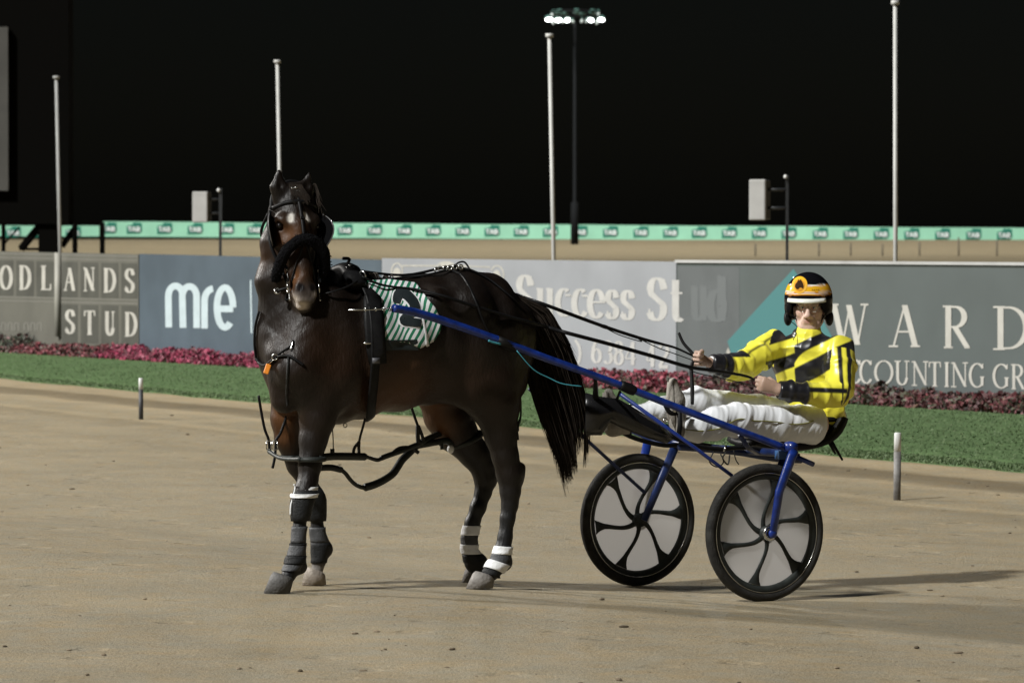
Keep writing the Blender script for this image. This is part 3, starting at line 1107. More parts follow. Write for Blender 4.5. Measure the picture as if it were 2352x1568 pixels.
def floodlight_tower(name, lab):
    k = TY / FPX
    top = P(1320, 40, TY)
    foot = np.array((top[0], TY, float(height(top[0], TY)) - 0.1))
    root = thing(name, foot, lab, "floodlight")
    q = MB(); q.tube([foot, foot + ZV * 2.2, foot + ZV * 2.25, top], [0.2, 0.19, 0.085, 0.07], 10); q.build("pole", M_tower, root)
    q = MB(); q.ring(top + ZV * 0.28, ZV, 1.2, 0.05, 28, 6); q.ring(top + ZV * 0.02, ZV, 1.25, 0.04, 28, 6)
    for i in range(6):
        g = i * math.pi / 3
        e = np.array((math.cos(g), math.sin(g), 0))
        q.tube([top, top + e * 1.22 + ZV * 0.03], 0.035, 6)
        q.tube([top + ZV * 0.3, top + e * 1.2 + ZV * 0.28], 0.03, 6)
    q.build("ring_frame", M_tower, root)
    # (u, v, lit, half width, half height, slant)
    for u, v, lit, a, b_, sl in ((1261, 44.5, 1, 10.5, 5.6, .12), (1282, 46, 1, 9.5, 6, .3), (1303, 46, 1, 8, 6.2, .6), (1357, 46, 1, 8.6, 6, -.5), (1381, 45, 1, 9.5, 5.8, -.25),
                                 (1336, 48, 0, 3.4, 6, -.5), (1346, 49, 0, 3, 5, .1), (1371, 51, 0, 4, 7, -.3), (1270, 51, 0, 3.6, 6, .2), (1268, 33, 0, 4, 4, 0), (1374, 32, 0, 4, 6, -.3),
                                 (1292, 50, 0, 3.5, 4, .3), (1316, 49, 0, 4, 4, .4)):
        c = P(u, v, TY - 0.9 if abs(u - 1320) < 45 else TY - 0.3)
        ax = np.array((1, 0, sl * 0.6)); ax /= np.linalg.norm(ax)
        az = np.cross(ax, np.array((0, 1.0, 0)))
        if az[2] < 0:
            az = -az
        hs = MB(); hs.ell(c + np.array((0, 0.16, 0.1)), ax * a * k * 1.0, np.array((0, 0.24, 0)), az * b_ * k * 1.0, 14, 8)
        h = hs.build("floodlight_head", M_towhead, root)
        ln = MB(); ln.ell(c + np.array((0, -0.02, -0.02)), ax * a * k * 0.82, np.array((0, 0.1, 0)), az * b_ * k * 0.78, 14, 8)
        ln.build("lens", M_lamp if lit else M_lampdim, h)
    for i in range(7):
        g = i / 7 * 2 * math.pi + 0.3
        c = top + np.array((math.cos(g) * 1.05, math.sin(g) * 1.05, 0.24))
        hs = MB(); hs.ell(c, (0.2, 0, 0), (0, 0.2, 0), (0, 0, 0.15), 12, 8); hs.build("floodlight_head", M_towhead, root)
    return root, top


tower, tower_top = floodlight_tower("floodlight_tower", "tall thin floodlight tower with a ring of lit lamps in the night sky")
sp = bpy.data.lights.new("tower_light", 'SPOT')
sp.energy = 1.6e5
sp.color = (0.95, 1.0, 1.0)
sp.shadow_soft_size = 1.2
sp.spot_size = math.radians(10)
sp.spot_blend = 0.3
spo = bpy.data.objects.new("tower_light", sp)
spo.location = tuple(tower_top + np.array((0, -2.2, -0.3)))
spo.rotation_euler = (Vector(spo.location) - Vector((0.3, 26.0, 0.8))).to_track_quat('Z', 'Y').to_euler()
COL.objects.link(spo)
ft = bpy.data.lights.new("far_track_fill", 'SPOT')          # added unseen lamp high above the tower, brightens the far bank
ft.energy = 5.2e4
ft.color = (1.0, 0.98, 0.92)
ft.shadow_soft_size = 1.5
ft.spot_size = math.radians(95)
ft.spot_blend = 0.6
fto = bpy.data.objects.new("far_track_fill", ft)
fto.location = tuple(tower_top + np.array((0, -18.0, 36.0)))
fto.rotation_euler = (Vector(fto.location) - Vector((2.0, 228.0, 0.6))).to_track_quat('Z', 'Y').to_euler()
COL.objects.link(fto)

# ================================================================== FAR BARRIER WITH BANNERS
M_mint = mat("banner_mint", (0.34, 0.71, 0.52, 1), 0.6, var=0.08, vscale=0.6)
M_mintd = mat("banner_green_logo", (0.012, 0.20, 0.14, 1), 0.6)
M_bwhite = mat("banner_white", (0.78, 0.86, 0.86, 1), 0.6)


def FB(u, v, Y=262.0, off=0.0):
    return P(u, v, Y - off)


def banner(u0, u1, vt0, vt1, vb0, vb1, lab, logos):
    a = FB((u0 + u1) / 2, (vb0 + vb1) / 2)
    root = thing("advertising_barrier", (a[0], a[1], float(height(a[0], a[1]))), lab, "barrier", "mint green advertising barriers along the far track")
    q = MB(); n = 24
    vs = []
    for i in range(n + 1):
        t = i / n
        u = u0 + (u1 - u0) * t
        j = 0.8 * math.sin(u * 0.013) * 0.6
        vs += [FB(u, vt0 + (vt1 - vt0) * t + j), FB(u, vb0 + (vb1 - vb0) * t + j * 0.5)]
    back = [p + np.array((0, 0.12, 0)) for p in vs]
    m = len(vs)
    fs = [(2 * i, 2 * i + 1, 2 * i + 3, 2 * i + 2) for i in range(n)] + [(m + 2 * i + 2, m + 2 * i + 3, m + 2 * i + 1, m + 2 * i) for i in range(n)]
    fs += [(2 * i + 2, m + 2 * i + 2, m + 2 * i, 2 * i) for i in range(n)] + [(2 * i + 1, m + 2 * i + 1, m + 2 * i + 3, 2 * i + 3) for i in range(n)]
    fs += [(0, m, m + 1, 1), (2 * n + 1, m + 2 * n + 1, m + 2 * n, 2 * n)]
    q.add(vs + back, fs); q.build("banner", M_mint, root, smooth=False)
    lg, tx = MB(), MB()
    for u in logos:
        t = (u - u0) / (u1 - u0)
        vt = vt0 + (vt1 - vt0) * t
        w = 17
        # cube-like emblem leaning right, with three white letters
        pts = [(u - w, vt + 10), (u - 4, vt + 7), (u - 2, vt + 2), (u + w, vt + 3), (u + w + 1, vt + 21), (u + w - 5, vt + 27), (u - w, vt + 28)]
        lg.add([FB(x, y, off=0.02) for x, y in pts], [tuple(range(len(pts)))[::-1]])
        v0, v1 = vt + 11.5, vt + 22.5
        for st in ([(u - 14, v0 + 1.2), (u - 5.5, v0 + 1.2)], [(u - 10, v0), (u - 10, v1)], [(u - 5, v1), (u - .5, v0)], [(u - .5, v0), (u + 4, v1)], [(u - 3, v1 - 3.5), (u + 2, v1 - 3.5)],
                   [(u + 6.5, v0), (u + 6.5, v1)], [(u + 6, v0 + 1), (u + 12, v0 + 1.5), (u + 12.5, v0 + 4), (u + 7, v0 + 5.6)], [(u + 7, v0 + 5.6), (u + 13.5, v0 + 6.5), (u + 13, v1 - 1), (u + 6, v1 - 1)]):
            stripline(tx, st, 2.9, lambda x, y, o_: FB(x, y, off=o_), 0.05 + 0.004 * (len(tx.v) % 7))
    lg.build("logo", M_mintd, root, smooth=False)
    tx.build("lettering", M_bwhite, root, smooth=False)
    for i in range(int((u1 - u0) / 130) + 1):
        u = u0 + 4 + i * 130
        if u < u1:
            t = (u - u0) / (u1 - u0)
            a = FB(u, vt0 + (vt1 - vt0) * t + 4) + np.array((0, 0.2, 0))
            q = MB(); q.tube([a, np.array((a[0], a[1], float(height(a[0], a[1])) - 0.1))], 0.04, 6); q.build("post", M_darkpaint, root)


lg1 = [308, 378, 448, 520, 585] + [648 + 68 * i for i in range(2)] + [792, 860, 928, 995, 1063, 1130, 1197, 1264, 1332, 1402, 1472, 1540, 1606, 1675, 1744, 1812, 1884, 1954, 2024, 2094, 2165, 2236, 2307, 2378, 2450, 2522, 2594, 2666, 2738, 2810]
banner(236, 3220, 508.5, 529.8, 543.5, 560.4, "long mint green barrier with dark green emblems across the far side of the track", [236 + 14] + lg1)
banner(-800, 228, 517, 518, 541, 543, "short lower mint green barrier seen below the scoreboard", [-520, -440, -360, -280, -200, -120, -40, 30, 88, 168])

for u, vt, vb, Y in ((1735, 560, 601, 200), (1881, 558, 602, 200), (1954, 558, 602, 200), (2027, 560, 602, 200), (2112, 556, 604, 200), (2202, 545, 604, 200), (2290, 552, 604, 200)):
    a, b_ = P(u, vt, Y), P(u, vb, Y)
    q = MB(); q.tube([a, np.array((a[0], a[1], float(height(a[0], a[1])) - 0.3))], 0.035, 6)
    o = q.build("fence_post", mat("weathered_post", (0.13, 0.115, 0.085, 1), 0.8), loc=(a[0], a[1], float(height(a[0], a[1]))))
    tag(o, "thin weathered post in front of the far sandy bank on the right", "fence post", "thin posts before the far sandy bank")

# ================================================================== SCOREBOARD
SY = 110.0
k = SY / FPX
M_board = mat("scoreboard_back", (0.0035, 0.0033, 0.0028, 1), 0.95, spec=0.05)
M_boardpale = mat("scoreboard_edge_panel", (0.08, 0.078, 0.07, 1), 0.7, var=0.15, vscale=1.5)
b0 = P(90, 580, SY); b0[2] = 0
score = thing("scoreboard", b0, "dark scoreboard back on braced steel legs at the left edge", "scoreboard")


def sbox(name, u0, v0, u1, v1, m, d0=0.0, dep=0.3):
    a, c = P(u0, v0, SY + d0), P(u1, v1, SY + d0)
    q = MB(); q.box(((a[0] + c[0]) / 2, SY + d0 + dep / 2, (a[2] + c[2]) / 2), ((c[0] - a[0]) / 2, 0, 0), (0, dep / 2, 0), (0, 0, (a[2] - c[2]) / 2))
    return q.build(name, m, score, smooth=False)


sbox("cabinet", -320, -60, 158, 514, M_board, 0.2, 1.2)
sbox("edge_panel", -60, 62, 19, 438, M_boardpale, 0.0, 0.15)
for u0, u1 in ((88, 137), (166, 174), (229, 237), (3, 8)):
    sbox("leg", u0, 510, u1, 705, M_board, 0.3, 0.5)
for p0, p1, w in (((4, 566), (44, 522), 2.2), ((48, 572), (92, 518), 9), ((142, 566), (172, 524), 7), ((44, 572), (96, 572), 3)):
    q = MB(); q.tube([P(p0[0], p0[1], SY + 0.5), P(p1[0], p1[1], SY + 0.5)], w * k, 6); q.build("brace", M_board, score, smooth=False)

# ================================================================== HORSE
K = 1.0 / 464.0
NF = [(738, 900, .15, 50), (730, 960, .15, 40), (720, 1009, .15, 31), (712, 1069, .16, 25), (707, 1105, .17, 22), (700, 1132, .18, 23), (692, 1165, .18, 18), (687, 1219, .19, 14), (684, 1255, .20, 14), (677, 1292, .20, 19), (662, 1322, .205, 17)]
FF = [(668, 900, -.15, 46), (660, 960, -.15, 36), (660, 1009, -.16, 27), (682, 1069, -.17, 22), (710, 1115, -.18, 20), (722, 1140, -.19, 21), (727, 1172, -.19, 16), (729, 1219, -.19, 15), (736, 1252, -.19, 19), (733, 1285, -.19, 15), (728, 1310, -.19, 14)]
NHL = [(1128, 790, .15, 84), (1128, 870, .155, 72), (1137, 930, .16, 56), (1150, 1000, .165, 36), (1160, 1045, .17, 30), (1171, 1088, .17, 30), (1172, 1129, .17, 23), (1171, 1159, .17, 18.5), (1166, 1189, .17, 16.5), (1160, 1234, .17, 16), (1155, 1262, .17, 18), (1148, 1290, .17, 21), (1128, 1316, .17, 18)]
FHL = [(1045, 800, -.15, 75), (1020, 880, -.16, 66), (1028, 950, -.17, 56), (1046, 990, -.18, 48), (1090, 1042, -.19, 35), (1107, 1068, -.19, 29), (1114, 1095, -.19, 25), (1110, 1130, -.19, 19), (1098, 1165, -.19, 18), (1085, 1200, -.20, 17), (1078, 1232, -.20, 17), (1078, 1260, -.20, 17), (1090, 1290, -.20, 23), (1098, 1312, -.20, 17)]

h0 = 0.0085
HS = Solid((-0.95, -0.42, -0.06), (0.98, 0.50, 2.20), h0)
hs = HS


def legnodes(L, lat=0.105, squash=1.0):
    out = []
    for u, v, l, w in L:
        r = w * K
        out.append((HF(u, v, l), min(r * squash, lat), r))
    return out


# barrel from croup to breast
T = [(1196, 728, 850, .12), (1168, 676, 900, .20), (1112, 636, 928, .265), (1052, 620, 928, .285), (980, 634, 924, .272), (900, 642, 940, .285), (820, 640, 958, .285), (755, 638, 968, .25), (695, 668, 962, .215), (650, 735, 950, .165)]
tn = [(HF(u, (a + b) / 2, 0), r, (b - a) / 2 * K) for u, a, b, r in T]
hs.chain(tn, k=0.05, cap=0.55)
# withers ridge and croup
hs.cap(HF(770, 655), HF(850, 655), (.06, .05), (.05, .04), k=.06)
hs.cap(HF(1040, 660), HF(1120, 672), (.14, .14), (.085, .085), k=.06)
# hip point, near side (catches the light)
hs.ball(HF(1000, 690, .22), .055, k=.08)
hs.ball(HF(1075, 700, .20), .10, k=.08)
# shoulders and breast
for sgn in (1, -1):
    hs.ball(HF(766, 872, .17 * sgn), .095, k=.10)
    hs.cap(HF(770, 700, .13 * sgn), HF(690, 850, .165 * sgn), (.075, .095), (.16, .13), k=.06)
    hs.cap(HF(690, 850, .165 * sgn), HF(745, 935, .155 * sgn), (.09, .075), (.12, .10), k=.05)
    hs.cap(HF(650, 815, .075 * sgn), HF(655, 915, .08 * sgn), (.085, .07), (.10, .075), k=.035)
# neck
nk = [(HF(725, 790), .135, .235), (HF(690, 700), .118, .20), (HF(668, 640), .105, .168), (HF(668, 560), .092, .138), (HF(677, 490), .08, .105), (HF(684, 452), .065, .075)]
hs.chain(nk, k=0.06)
hs.cap(HF(668, 790), HF(655, 640), (.05, .04), (.09, .07), k=.06)
# legs
nf, ff, nhl, fhl = legnodes(NF), legnodes(FF), legnodes(NHL, 0.115), legnodes(FHL, 0.115)
for L in (nf, ff, nhl, fhl):
    hs.chain(L, k=0.022)
# stifle and buttock masses
hs.cap(HF(1100, 760, .13), HF(1100, 900, .16), (.13, .10), (.19, .155), k=.06)
hs.cap(HF(1010, 760, -.13), HF(1005, 890, -.16), (.13, .10), (.19, .12), k=.06)
hs.cap(HF(1175, 740, .10), HF(1172, 880, .13), (.10, .07), (.085, .08), k=.05)
# knees, hocks, fetlocks
for (u, v, l, r) in ((700, 1128, .18, .043), (722, 1138, -.19, .04), (1176, 1090, .17, .048), (1117, 1096, -.19, .046), (690, 1302, .20, .033), (748, 1262, -.19, .036), (1160, 1291, .17, .036), (1104, 1291, -.20, .036)):
    hs.ball(HF(u, v, l), r, k=.03)
for (u, v, l), (u2, v2, l2) in (((1198, 1072, .17), (1190, 1105, .17)), ((1135, 1080, -.19), (1128, 1110, -.19))):
    hs.cap(HF(u, v, l), HF(u2, v2, l2), .02, k=.03)

# head, turned to face us
POLL = HF(672, 438, .03)


def hvec(x, y, z):
    w = np.array((x, y, z), float)
    return np.array((w @ HV, w @ LV, w[2]))


th = hvec(.115, -.30, -.94); th /= np.linalg.norm(th)
nh = hvec(.40, -.90, .0); nh = nh - th * (nh @ th); nh /= np.linalg.norm(nh)
wh = np.cross(nh, th)                                  # sideways
if (wh @ hvec(1, 0, 0)) < 0:
    wh = -wh                                           # towards the right of the picture
HL = 0.635


def HD(w, n, t):
    if t > .40:
        t = .40 + (t - .40) * .80
    return POLL + wh * w + nh * n + th * t


hd = [(.0, -.04, .075, .085), (.09, -.055, .098, .115), (.17, -.065, .106, .135), (.25, -.070, .098, .130), (.33, -.055, .074, .10), (.42, -.030, .060, .078), (.50, -.018, .056, .068), (.565, -.020, .058, .062), (.605, -.028, .046, .048)]
hs.chain([(HD(0, n, t), rw * .94, rn) for t, n, rw, rn in hd], side=wh, k=.03, cap=.7)
for sg in (1, -1):
    hs.ball(HD(.082 * sg, .022, .165), .036, k=.03)                       # brow
    hs.cap(HD(.085 * sg, -.01, .20), HD(.05 * sg, .01, .36), (.022, .014), k=.03)   # cheekbone
    hs.cap(HD(.055 * sg, -.12, .20), HD(.052 * sg, -.10, .30), (.045, .035), k=.04)  # jowl
    hs.cap(HD(.032 * sg, .030, .535), HD(.040 * sg, .022, .575), (.026, .022), k=.02)  # nostril rim
    hs.ball(HD(.100 * sg, .022, .19), .017, k=.012, cut=True)             # eye socket
    hs.cap(HD(.030 * sg, .066, .515), HD(.044 * sg, .050, .570), (.017, .011), k=.008, cut=True)
hs.cap(HD(0, .055, .20), HD(0, .048, .47), (.030, .026), (.022, .018), side=wh, k=.03)   # nasal ridge
hs.cap(HD(-.03, .02, .612), HD(.03, .02, .612), .020, k=.018)             # upper lip
hs.cap(HD(-.024, -.02, .635), HD(.024, -.02, .635), .021, k=.010)         # lower lip
hs.ball(HD(0, -.055, .61), .03, k=.02)
# ears
for (ub, vb_), (ut, vt), l in (((640, 458), (641, 394), .03), ((696, 455), (711, 398), .03)):
    b_, t_ = HF(ub, vb_, l), HF(ut, vt, l)
    m_ = b_ * 0.55 + t_ * 0.45
    sd = wh
    hs.cap(b_, m_, (.030, .034), (.022, .020), side=sd, k=.02)
    hs.cap(m_, t_, (.034, .007), (.019, .007), side=sd, k=.015)
    hs.cap(b_ * .6 + t_ * .4 + nh * .024, b_ * .2 + t_ * .8 + nh * .018, (.016, .006), (.014, .008), side=sd, k=.012, cut=True)
# muscle relief: long shallow swells under the coat
gx, gy, gz = hs.grid()
sel = np.abs(hs.d) < .04
pg = np.stack([gx[sel], gy[sel], gz[sel]], 1)
zz = np.clip((pg[:, 2] - .75) / .3, .15, 1)
hs.d[sel] -= (zz * (.0065 * vnoise(pg @ np.diag((1.0, .8, .55)), 8.0, 61, 2) + .0028 * vnoise(pg, 22.0, 62, 2))).astype(np.float32)
V, F = hs.mesh(2)
# veins and muscle, very slight
nrm = None
# coat colour
HV3 = fromH(V)
coat = np.tile(np.array((0.0050, 0.0030, 0.0021)), (len(V), 1))
z = V[:, 2]


def blend(c, w):
    global coat
    w = np.clip(w, 0, 1)[:, None]
    coat = coat * (1 - w) + np.array(c) * w


def near(p, r):
    return np.exp(-((V - np.asarray(p)) ** 2).sum(1) / (r * r))


nz = vnoise(V, 9.0, 2)
blend((0.0085, 0.0047, 0.0026), 0.30 + 0.55 * nz)
tan = (0.125, 0.050, 0.015)
for p, r, a in ((HF(975, 950, -.10), .11, .95), (HF(1010, 985, -.12), .08, .7), (HF(722, 960, .10), .075, .7), (HF(645, 950, -.08), .085, .75), (HF(655, 1000, -.10), .07, .6), (HF(640, 900, 0), .09, .35),
                (HD(-.06, .02, .47), .055, .95), (HD(.06, .02, .47), .05, .55), (HD(-.05, -.02, .52), .05, .6), (HF(905, 930, .2), .20, .45), (HF(1180, 900, .16), .13, .16), (HF(760, 830, .25), .16, .10), (HF(1090, 880, .28), .16, .10), (HF(680, 780, .1), .14, .10), (HF(940, 880, .28), .16, .20), (HF(612, 600, -.05), .09, .4), (HD(-.06, .04, .25), .075, .75), (HD(.05, .04, .25), .05, .2)):
    blend(tan, a * near(p, r))
legdark = np.clip((0.66 - z) / 0.22, 0, 1)
blend((0.0085, 0.0085, 0.009), legdark)
for p, r, a in ((HD(-.01, .03, .60), .055, .85), (HD(.01, .02, .56), .05, .6)):
    blend((0.075, 0.060, 0.055), a * near(p, r))
for p, r, a in ((HD(-.022, .0, .640), .030, 1.0), (HD(-.052, .01, .60), .022, .8), (HD(.04, .02, .575), .018, .7)):
    blend((0.56, 0.49, 0.43), a * near(p, r) * 1.7)
for sg in (1, -1):
    blend((0.006, 0.004, 0.004), 2.6 * near(HD(.035 * sg, .052, .540), .0185))
    for q in (0, 1, 2):                                                       # small broken star
        blend((0.70, 0.67, 0.62), 3.0 * near(HD(-.014 + .034 * sg + .004 * q * sg, .068, .146 + .014 * q), .0105) * (vnoise(V, 60, 4) > -0.7))
for p, r in ((HF(730, 1306, -.19), .028),):
    blend((0.5, 0.46, 0.42), 1.3 * near(p, r))

M_coat = bpy.data.materials.new("horse_coat")
M_coat.use_nodes = True
nt = M_coat.node_tree
b = nt.nodes["Principled BSDF"]
b.inputs["Roughness"].default_value = 0.46
b.inputs["Specular IOR Level"].default_value = 0.34
at = nt.nodes.new("ShaderNodeAttribute"); at.attribute_name = "col"
tc = nt.nodes.new("ShaderNodeTexCoord")
n1 = nt.nodes.new("ShaderNodeTexNoise"); n1.inputs["Scale"].default_value = 7; n1.inputs["Detail"].default_value = 6
mp = nt.nodes.new("ShaderNodeMapping"); mp.inputs["Scale"].default_value = (90, 90, 28)
n2 = nt.nodes.new("ShaderNodeTexNoise"); n2.inputs["Scale"].default_value = 1.0; n2.inputs["Detail"].default_value = 3
nt.links.new(tc.outputs["Object"], n1.inputs["Vector"])
nt.links.new(tc.outputs["Object"], mp.inputs["Vector"])
nt.links.new(mp.outputs[0], n2.inputs["Vector"])
mrr = nt.nodes.new("ShaderNodeMapRange"); mrr.inputs[3].default_value = 0.38; mrr.inputs[4].default_value = 0.58
nt.links.new(n1.outputs["Fac"], mrr.inputs[0]); nt.links.new(mrr.outputs[0], b.inputs["Roughness"])
bp = nt.nodes.new("ShaderNodeBump"); bp.inputs["Strength"].default_value = 0.3; bp.inputs["Distance"].default_value = 0.01
nt.links.new(n2.outputs["Fac"], bp.inputs["Height"]); nt.links.new(bp.outputs[0], b.inputs["Normal"])
nt.links.new(at.outputs["Color"], b.inputs["Base Color"])

horse = thing("horse", (HO[0], HO[1], float(height(HO[0], HO[1]))), "dark bay horse standing in harness with its head turned to face us", "horse")
mesh_ob("body", HV3, F, M_coat, horse, True, coat)
BVH = BVHTree.FromPolygons([Vector(p) for p in HV3], [list(map(int, f)) for f in F])


def onbody(u, v, off=0.008):
    """where the line of sight through (u, v) first meets the horse, lifted a little off the coat"""
    d = ray(u, v)
    d = d / np.linalg.norm(d)
    r = BVH.ray_cast(Vector(CAM), Vector(d))
    if r[0] is None:
        return None
    n = np.array(r[1])
    if n @ d > 0:
        n = -n
    return np.array(r[0]) + n * off


def hug(p, off=0.008):
    r = BVH.find_nearest(Vector(p))
    n = np.array(r[1])
    return np.array(r[0]) + n * off


def wd(w, n, t):
    return fromH(HD(w, n, t))


whw, nhw, thw = (a[0] * HV + a[1] * LV + a[2] * ZV for a in (wh, nh, th))

# eyes
M_eye = mat("eye", (0.008, 0.006, 0.005, 1), 0.08)
for sg in (1, -1):
    q = MB(); q.ell(wd(.097 * sg, .018, .19), whw * .017, nhw * .019, thw * .017); q.build("eye", M_eye, horse)

# hooves
M_hoof = mat("hoof_grey", (0.22, 0.205, 0.19, 1), 0.65, var=0.3, vscale=30, bump=0.3, bscale=80)
M_hoofp = mat("hoof_pale", (0.30, 0.26, 0.22, 1), 0.65, var=0.35, vscale=25, bump=0.3, bscale=80)
M_hoofd = mat("hoof_dark", (0.10, 0.097, 0.094, 1), 0.65, var=0.3, vscale=25, bump=0.3, bscale=80)


def hoof(top, bot, rt_, rb, toe, m):
    g = G(*bot)
    tp = onplane(top[0], top[1], HO, float((g - HO) @ LV))
    f = np.asarray(toe, float); f[2] = 0; f /= np.linalg.norm(f)
    s = np.array((-f[1], f[0], 0))
    vs, fs = [], []
    n = 20
    for i, w in enumerate((0, .18, 1.0)):
        c = tp * (1 - w) + (g + ZV * 0.003) * w
        r = rt_ * (1 - w) + rb * w
        if i == 0:
            r *= .9
        for k_ in range(n):
            a = 2 * math.pi * k_ / n
            e = f * math.cos(a) * (1.18 if math.cos(a) > 0 else 0.92) + s * math.sin(a) * 0.95
            p = c + e * r
            if i < 2:
                p = p + ZV * 0.018 * math.cos(a)
            vs.append(p)
    for i in range(2):
        for k_ in range(n):
            fs.append((i * n + k_, (i + 1) * n + k_, (i + 1) * n + (k_ + 1) % n, i * n + (k_ + 1) % n))
    fs += [tuple(range(n)), tuple(range(3 * n - 1, 2 * n - 1, -1))]
    q = MB(); q.add(vs, fs); q.build("hoof", m, horse)


hoof((653, 1320), (639, 1362), .050, .062, HV * .9 - LV * .1, M_hoofd)
hoof((727, 1309), (724, 1343), .046, .060, HV, M_hoofp)
hoof((1115, 1318), (1104, 1351), .050, .066, HV, M_hoof)
hoof((1094, 1310), (1090, 1337), .048, .060, HV, M_hoof)

# leg wraps and boots (clothing worn by the horse)
M_boot = mat("black_boot", (0.013, 0.014, 0.015, 1), 0.6, spec=0.25, var=0.2, vscale=20, bump=0.3, bscale=120)
M_bootg = mat("grey_boot_strap", (0.046, 0.048, 0.052, 1), 0.6, var=0.2, vscale=20, bump=0.3, bscale=120)


def wrap(name, L, v0, v1, m, grow=0.006, tilt=0.0, n=18, bulge=0.0, rows=6):
    vv = [a[1] for a in L]
    pts, rs = [], []
    for i in range(rows + 1):
        v = v0 + (v1 - v0) * i / rows
        u, l, w = (float(np.interp(v, vv, [a[k_] for a in L])) for k_ in (0, 2, 3))
        pts.append(HW(u, v, l))
        rs.append(w * K + grow + .0045 + bulge * math.sin(math.pi * i / rows))
    vs, fs = [], []
    for i, p in enumerate(pts):
        for k_ in range(n):
            a = 2 * math.pi * k_ / n
            wob = 1 + 0.025 * math.sin(3 * a + i)
            e = HV * math.cos(a) + LV * math.sin(a)
            vs.append(p + e * rs[i] * wob + ZV * tilt * math.cos(a))
    for i in range(rows):
        for k_ in range(n):
            fs.append((i * n + k_, i * n + (k_ + 1) % n, (i + 1) * n + (k_ + 1) % n, (i + 1) * n + k_))
    # turned-in rims give the cloth its thickness
    for ri, sgn in ((0, 1), (rows, -1)):
        o_ = len(vs)
        for k_ in range(n):
            a = 2 * math.pi * k_ / n
            vs.append(pts[ri] + (HV * math.cos(a) + LV * math.sin(a)) * (rs[ri] - grow - 0.004) + ZV * tilt * math.cos(a))
        for k_ in range(n):
            q4 = (ri * n + k_, o_ + k_, o_ + (k_ + 1) % n, ri * n + (k_ + 1) % n)
            fs.append(q4 if sgn > 0 else q4[::-1])
    q = MB(); q.add(vs, fs)
    return q.build(name, m, horse)


wrap("leg_bandage", FHL, 1206, 1228, M_white, .007)
wrap("leg_boot", FHL, 1229, 1248, M_bootg, .004)
wrap("leg_bandage", FHL, 1249, 1271, M_white, .007)
wrap("leg_boot", FHL, 1272, 1304, M_boot, .004)
wrap("leg_bandage", NHL, 1254, 1272, M_white, .007, .004)
wrap("leg_boot", NHL, 1273, 1292, M_bootg, .004, .010)
wrap("leg_bandage", NHL, 1292, 1309, M_white, .008, .020)
wrap("leg_boot", NHL, 1309, 1322, M_boot, .003, .014)
wrap("leg_bandage", NF, 1117, 1125, M_white, .006)
wrap("knee_boot", NF, 1126, 1196, M_boot, .008, 0, bulge=.006)
wrap("leg_bandage", NF, 1133, 1142, M_white, .017)
wrap("leg_boot", NF, 1208, 1246, M_bootg, .004)
wrap("leg_bandage", NF, 1247, 1251, M_boot, .009)
wrap("leg_boot", NF, 1251, 1276, M_bootg, .008)
wrap("leg_bandage", NF, 1276, 1293, M_boot, .011)
wrap("leg_boot", NF, 1294, 1310, M_bootg, .006)
wrap("knee_boot", FF, 1122, 1196, M_boot, .008, 0, bulge=.006)
wrap("leg_boot", FF, 1210, 1244, M_bootg, .005)
wrap("leg_boot", FF, 1245, 1292, M_boot, .005)
# white piping of the near knee boot
q = MB(); q.tube(spline([HW(u, v, .18) + HV * .0 for u, v in ((675, 1112), (678, 1120), (672, 1146), (668, 1160), (667, 1182))], 4), .0045, 6); q.build("boot_piping", M_white, horse)
q = MB(); q.ell(HW(713, 1132, .20), HV * .03, LV * .03, ZV * .034); q.build("boot_pad", M_bootg, horse)

# mane, forelock
M_hair = mat("black_hair", (0.021, 0.0155, 0.0115, 1), 0.7, spec=0.15, var=0.5, vscale=30)
random.seed(5)
q = MB()
for i in range(420):
    t = random.random()
    c = HF(690 + 95 * t ** 1.2, 448 + 185 * t, 0)
    root_ = fromH(c) + HV * -.03 * 0
    crest = hug(fromH(c + np.array((-.25, random.uniform(-.02, .02), .10))), 0.0)
    lside = -1 if random.random() < .93 else 1
    a_ = crest
    drop = random.uniform(.05, .16)
    pts = [a_, a_ + LV * lside * .03 + ZV * .012, a_ + LV * lside * .07 - ZV * drop * .5, a_ + LV * lside * (.08 + .03 * random.random()) - ZV * drop + HV * random.uniform(-.03, .03)]
    q.tube(spline(pts, 3), [.004, .004, .001], 3, caps=False)
for i in range(90):
    w0 = random.uniform(-.03, .035)
    pts = [wd(w0, .035, -.02), wd(w0 * 1.2, .06, .02), wd(w0 * 1.5 + .01, .068, .05 + .05 * random.random())]
    q.tube(spline(pts, 3), [.003, .003, .001], 3, caps=False)
q.build("mane", M_hair, horse)

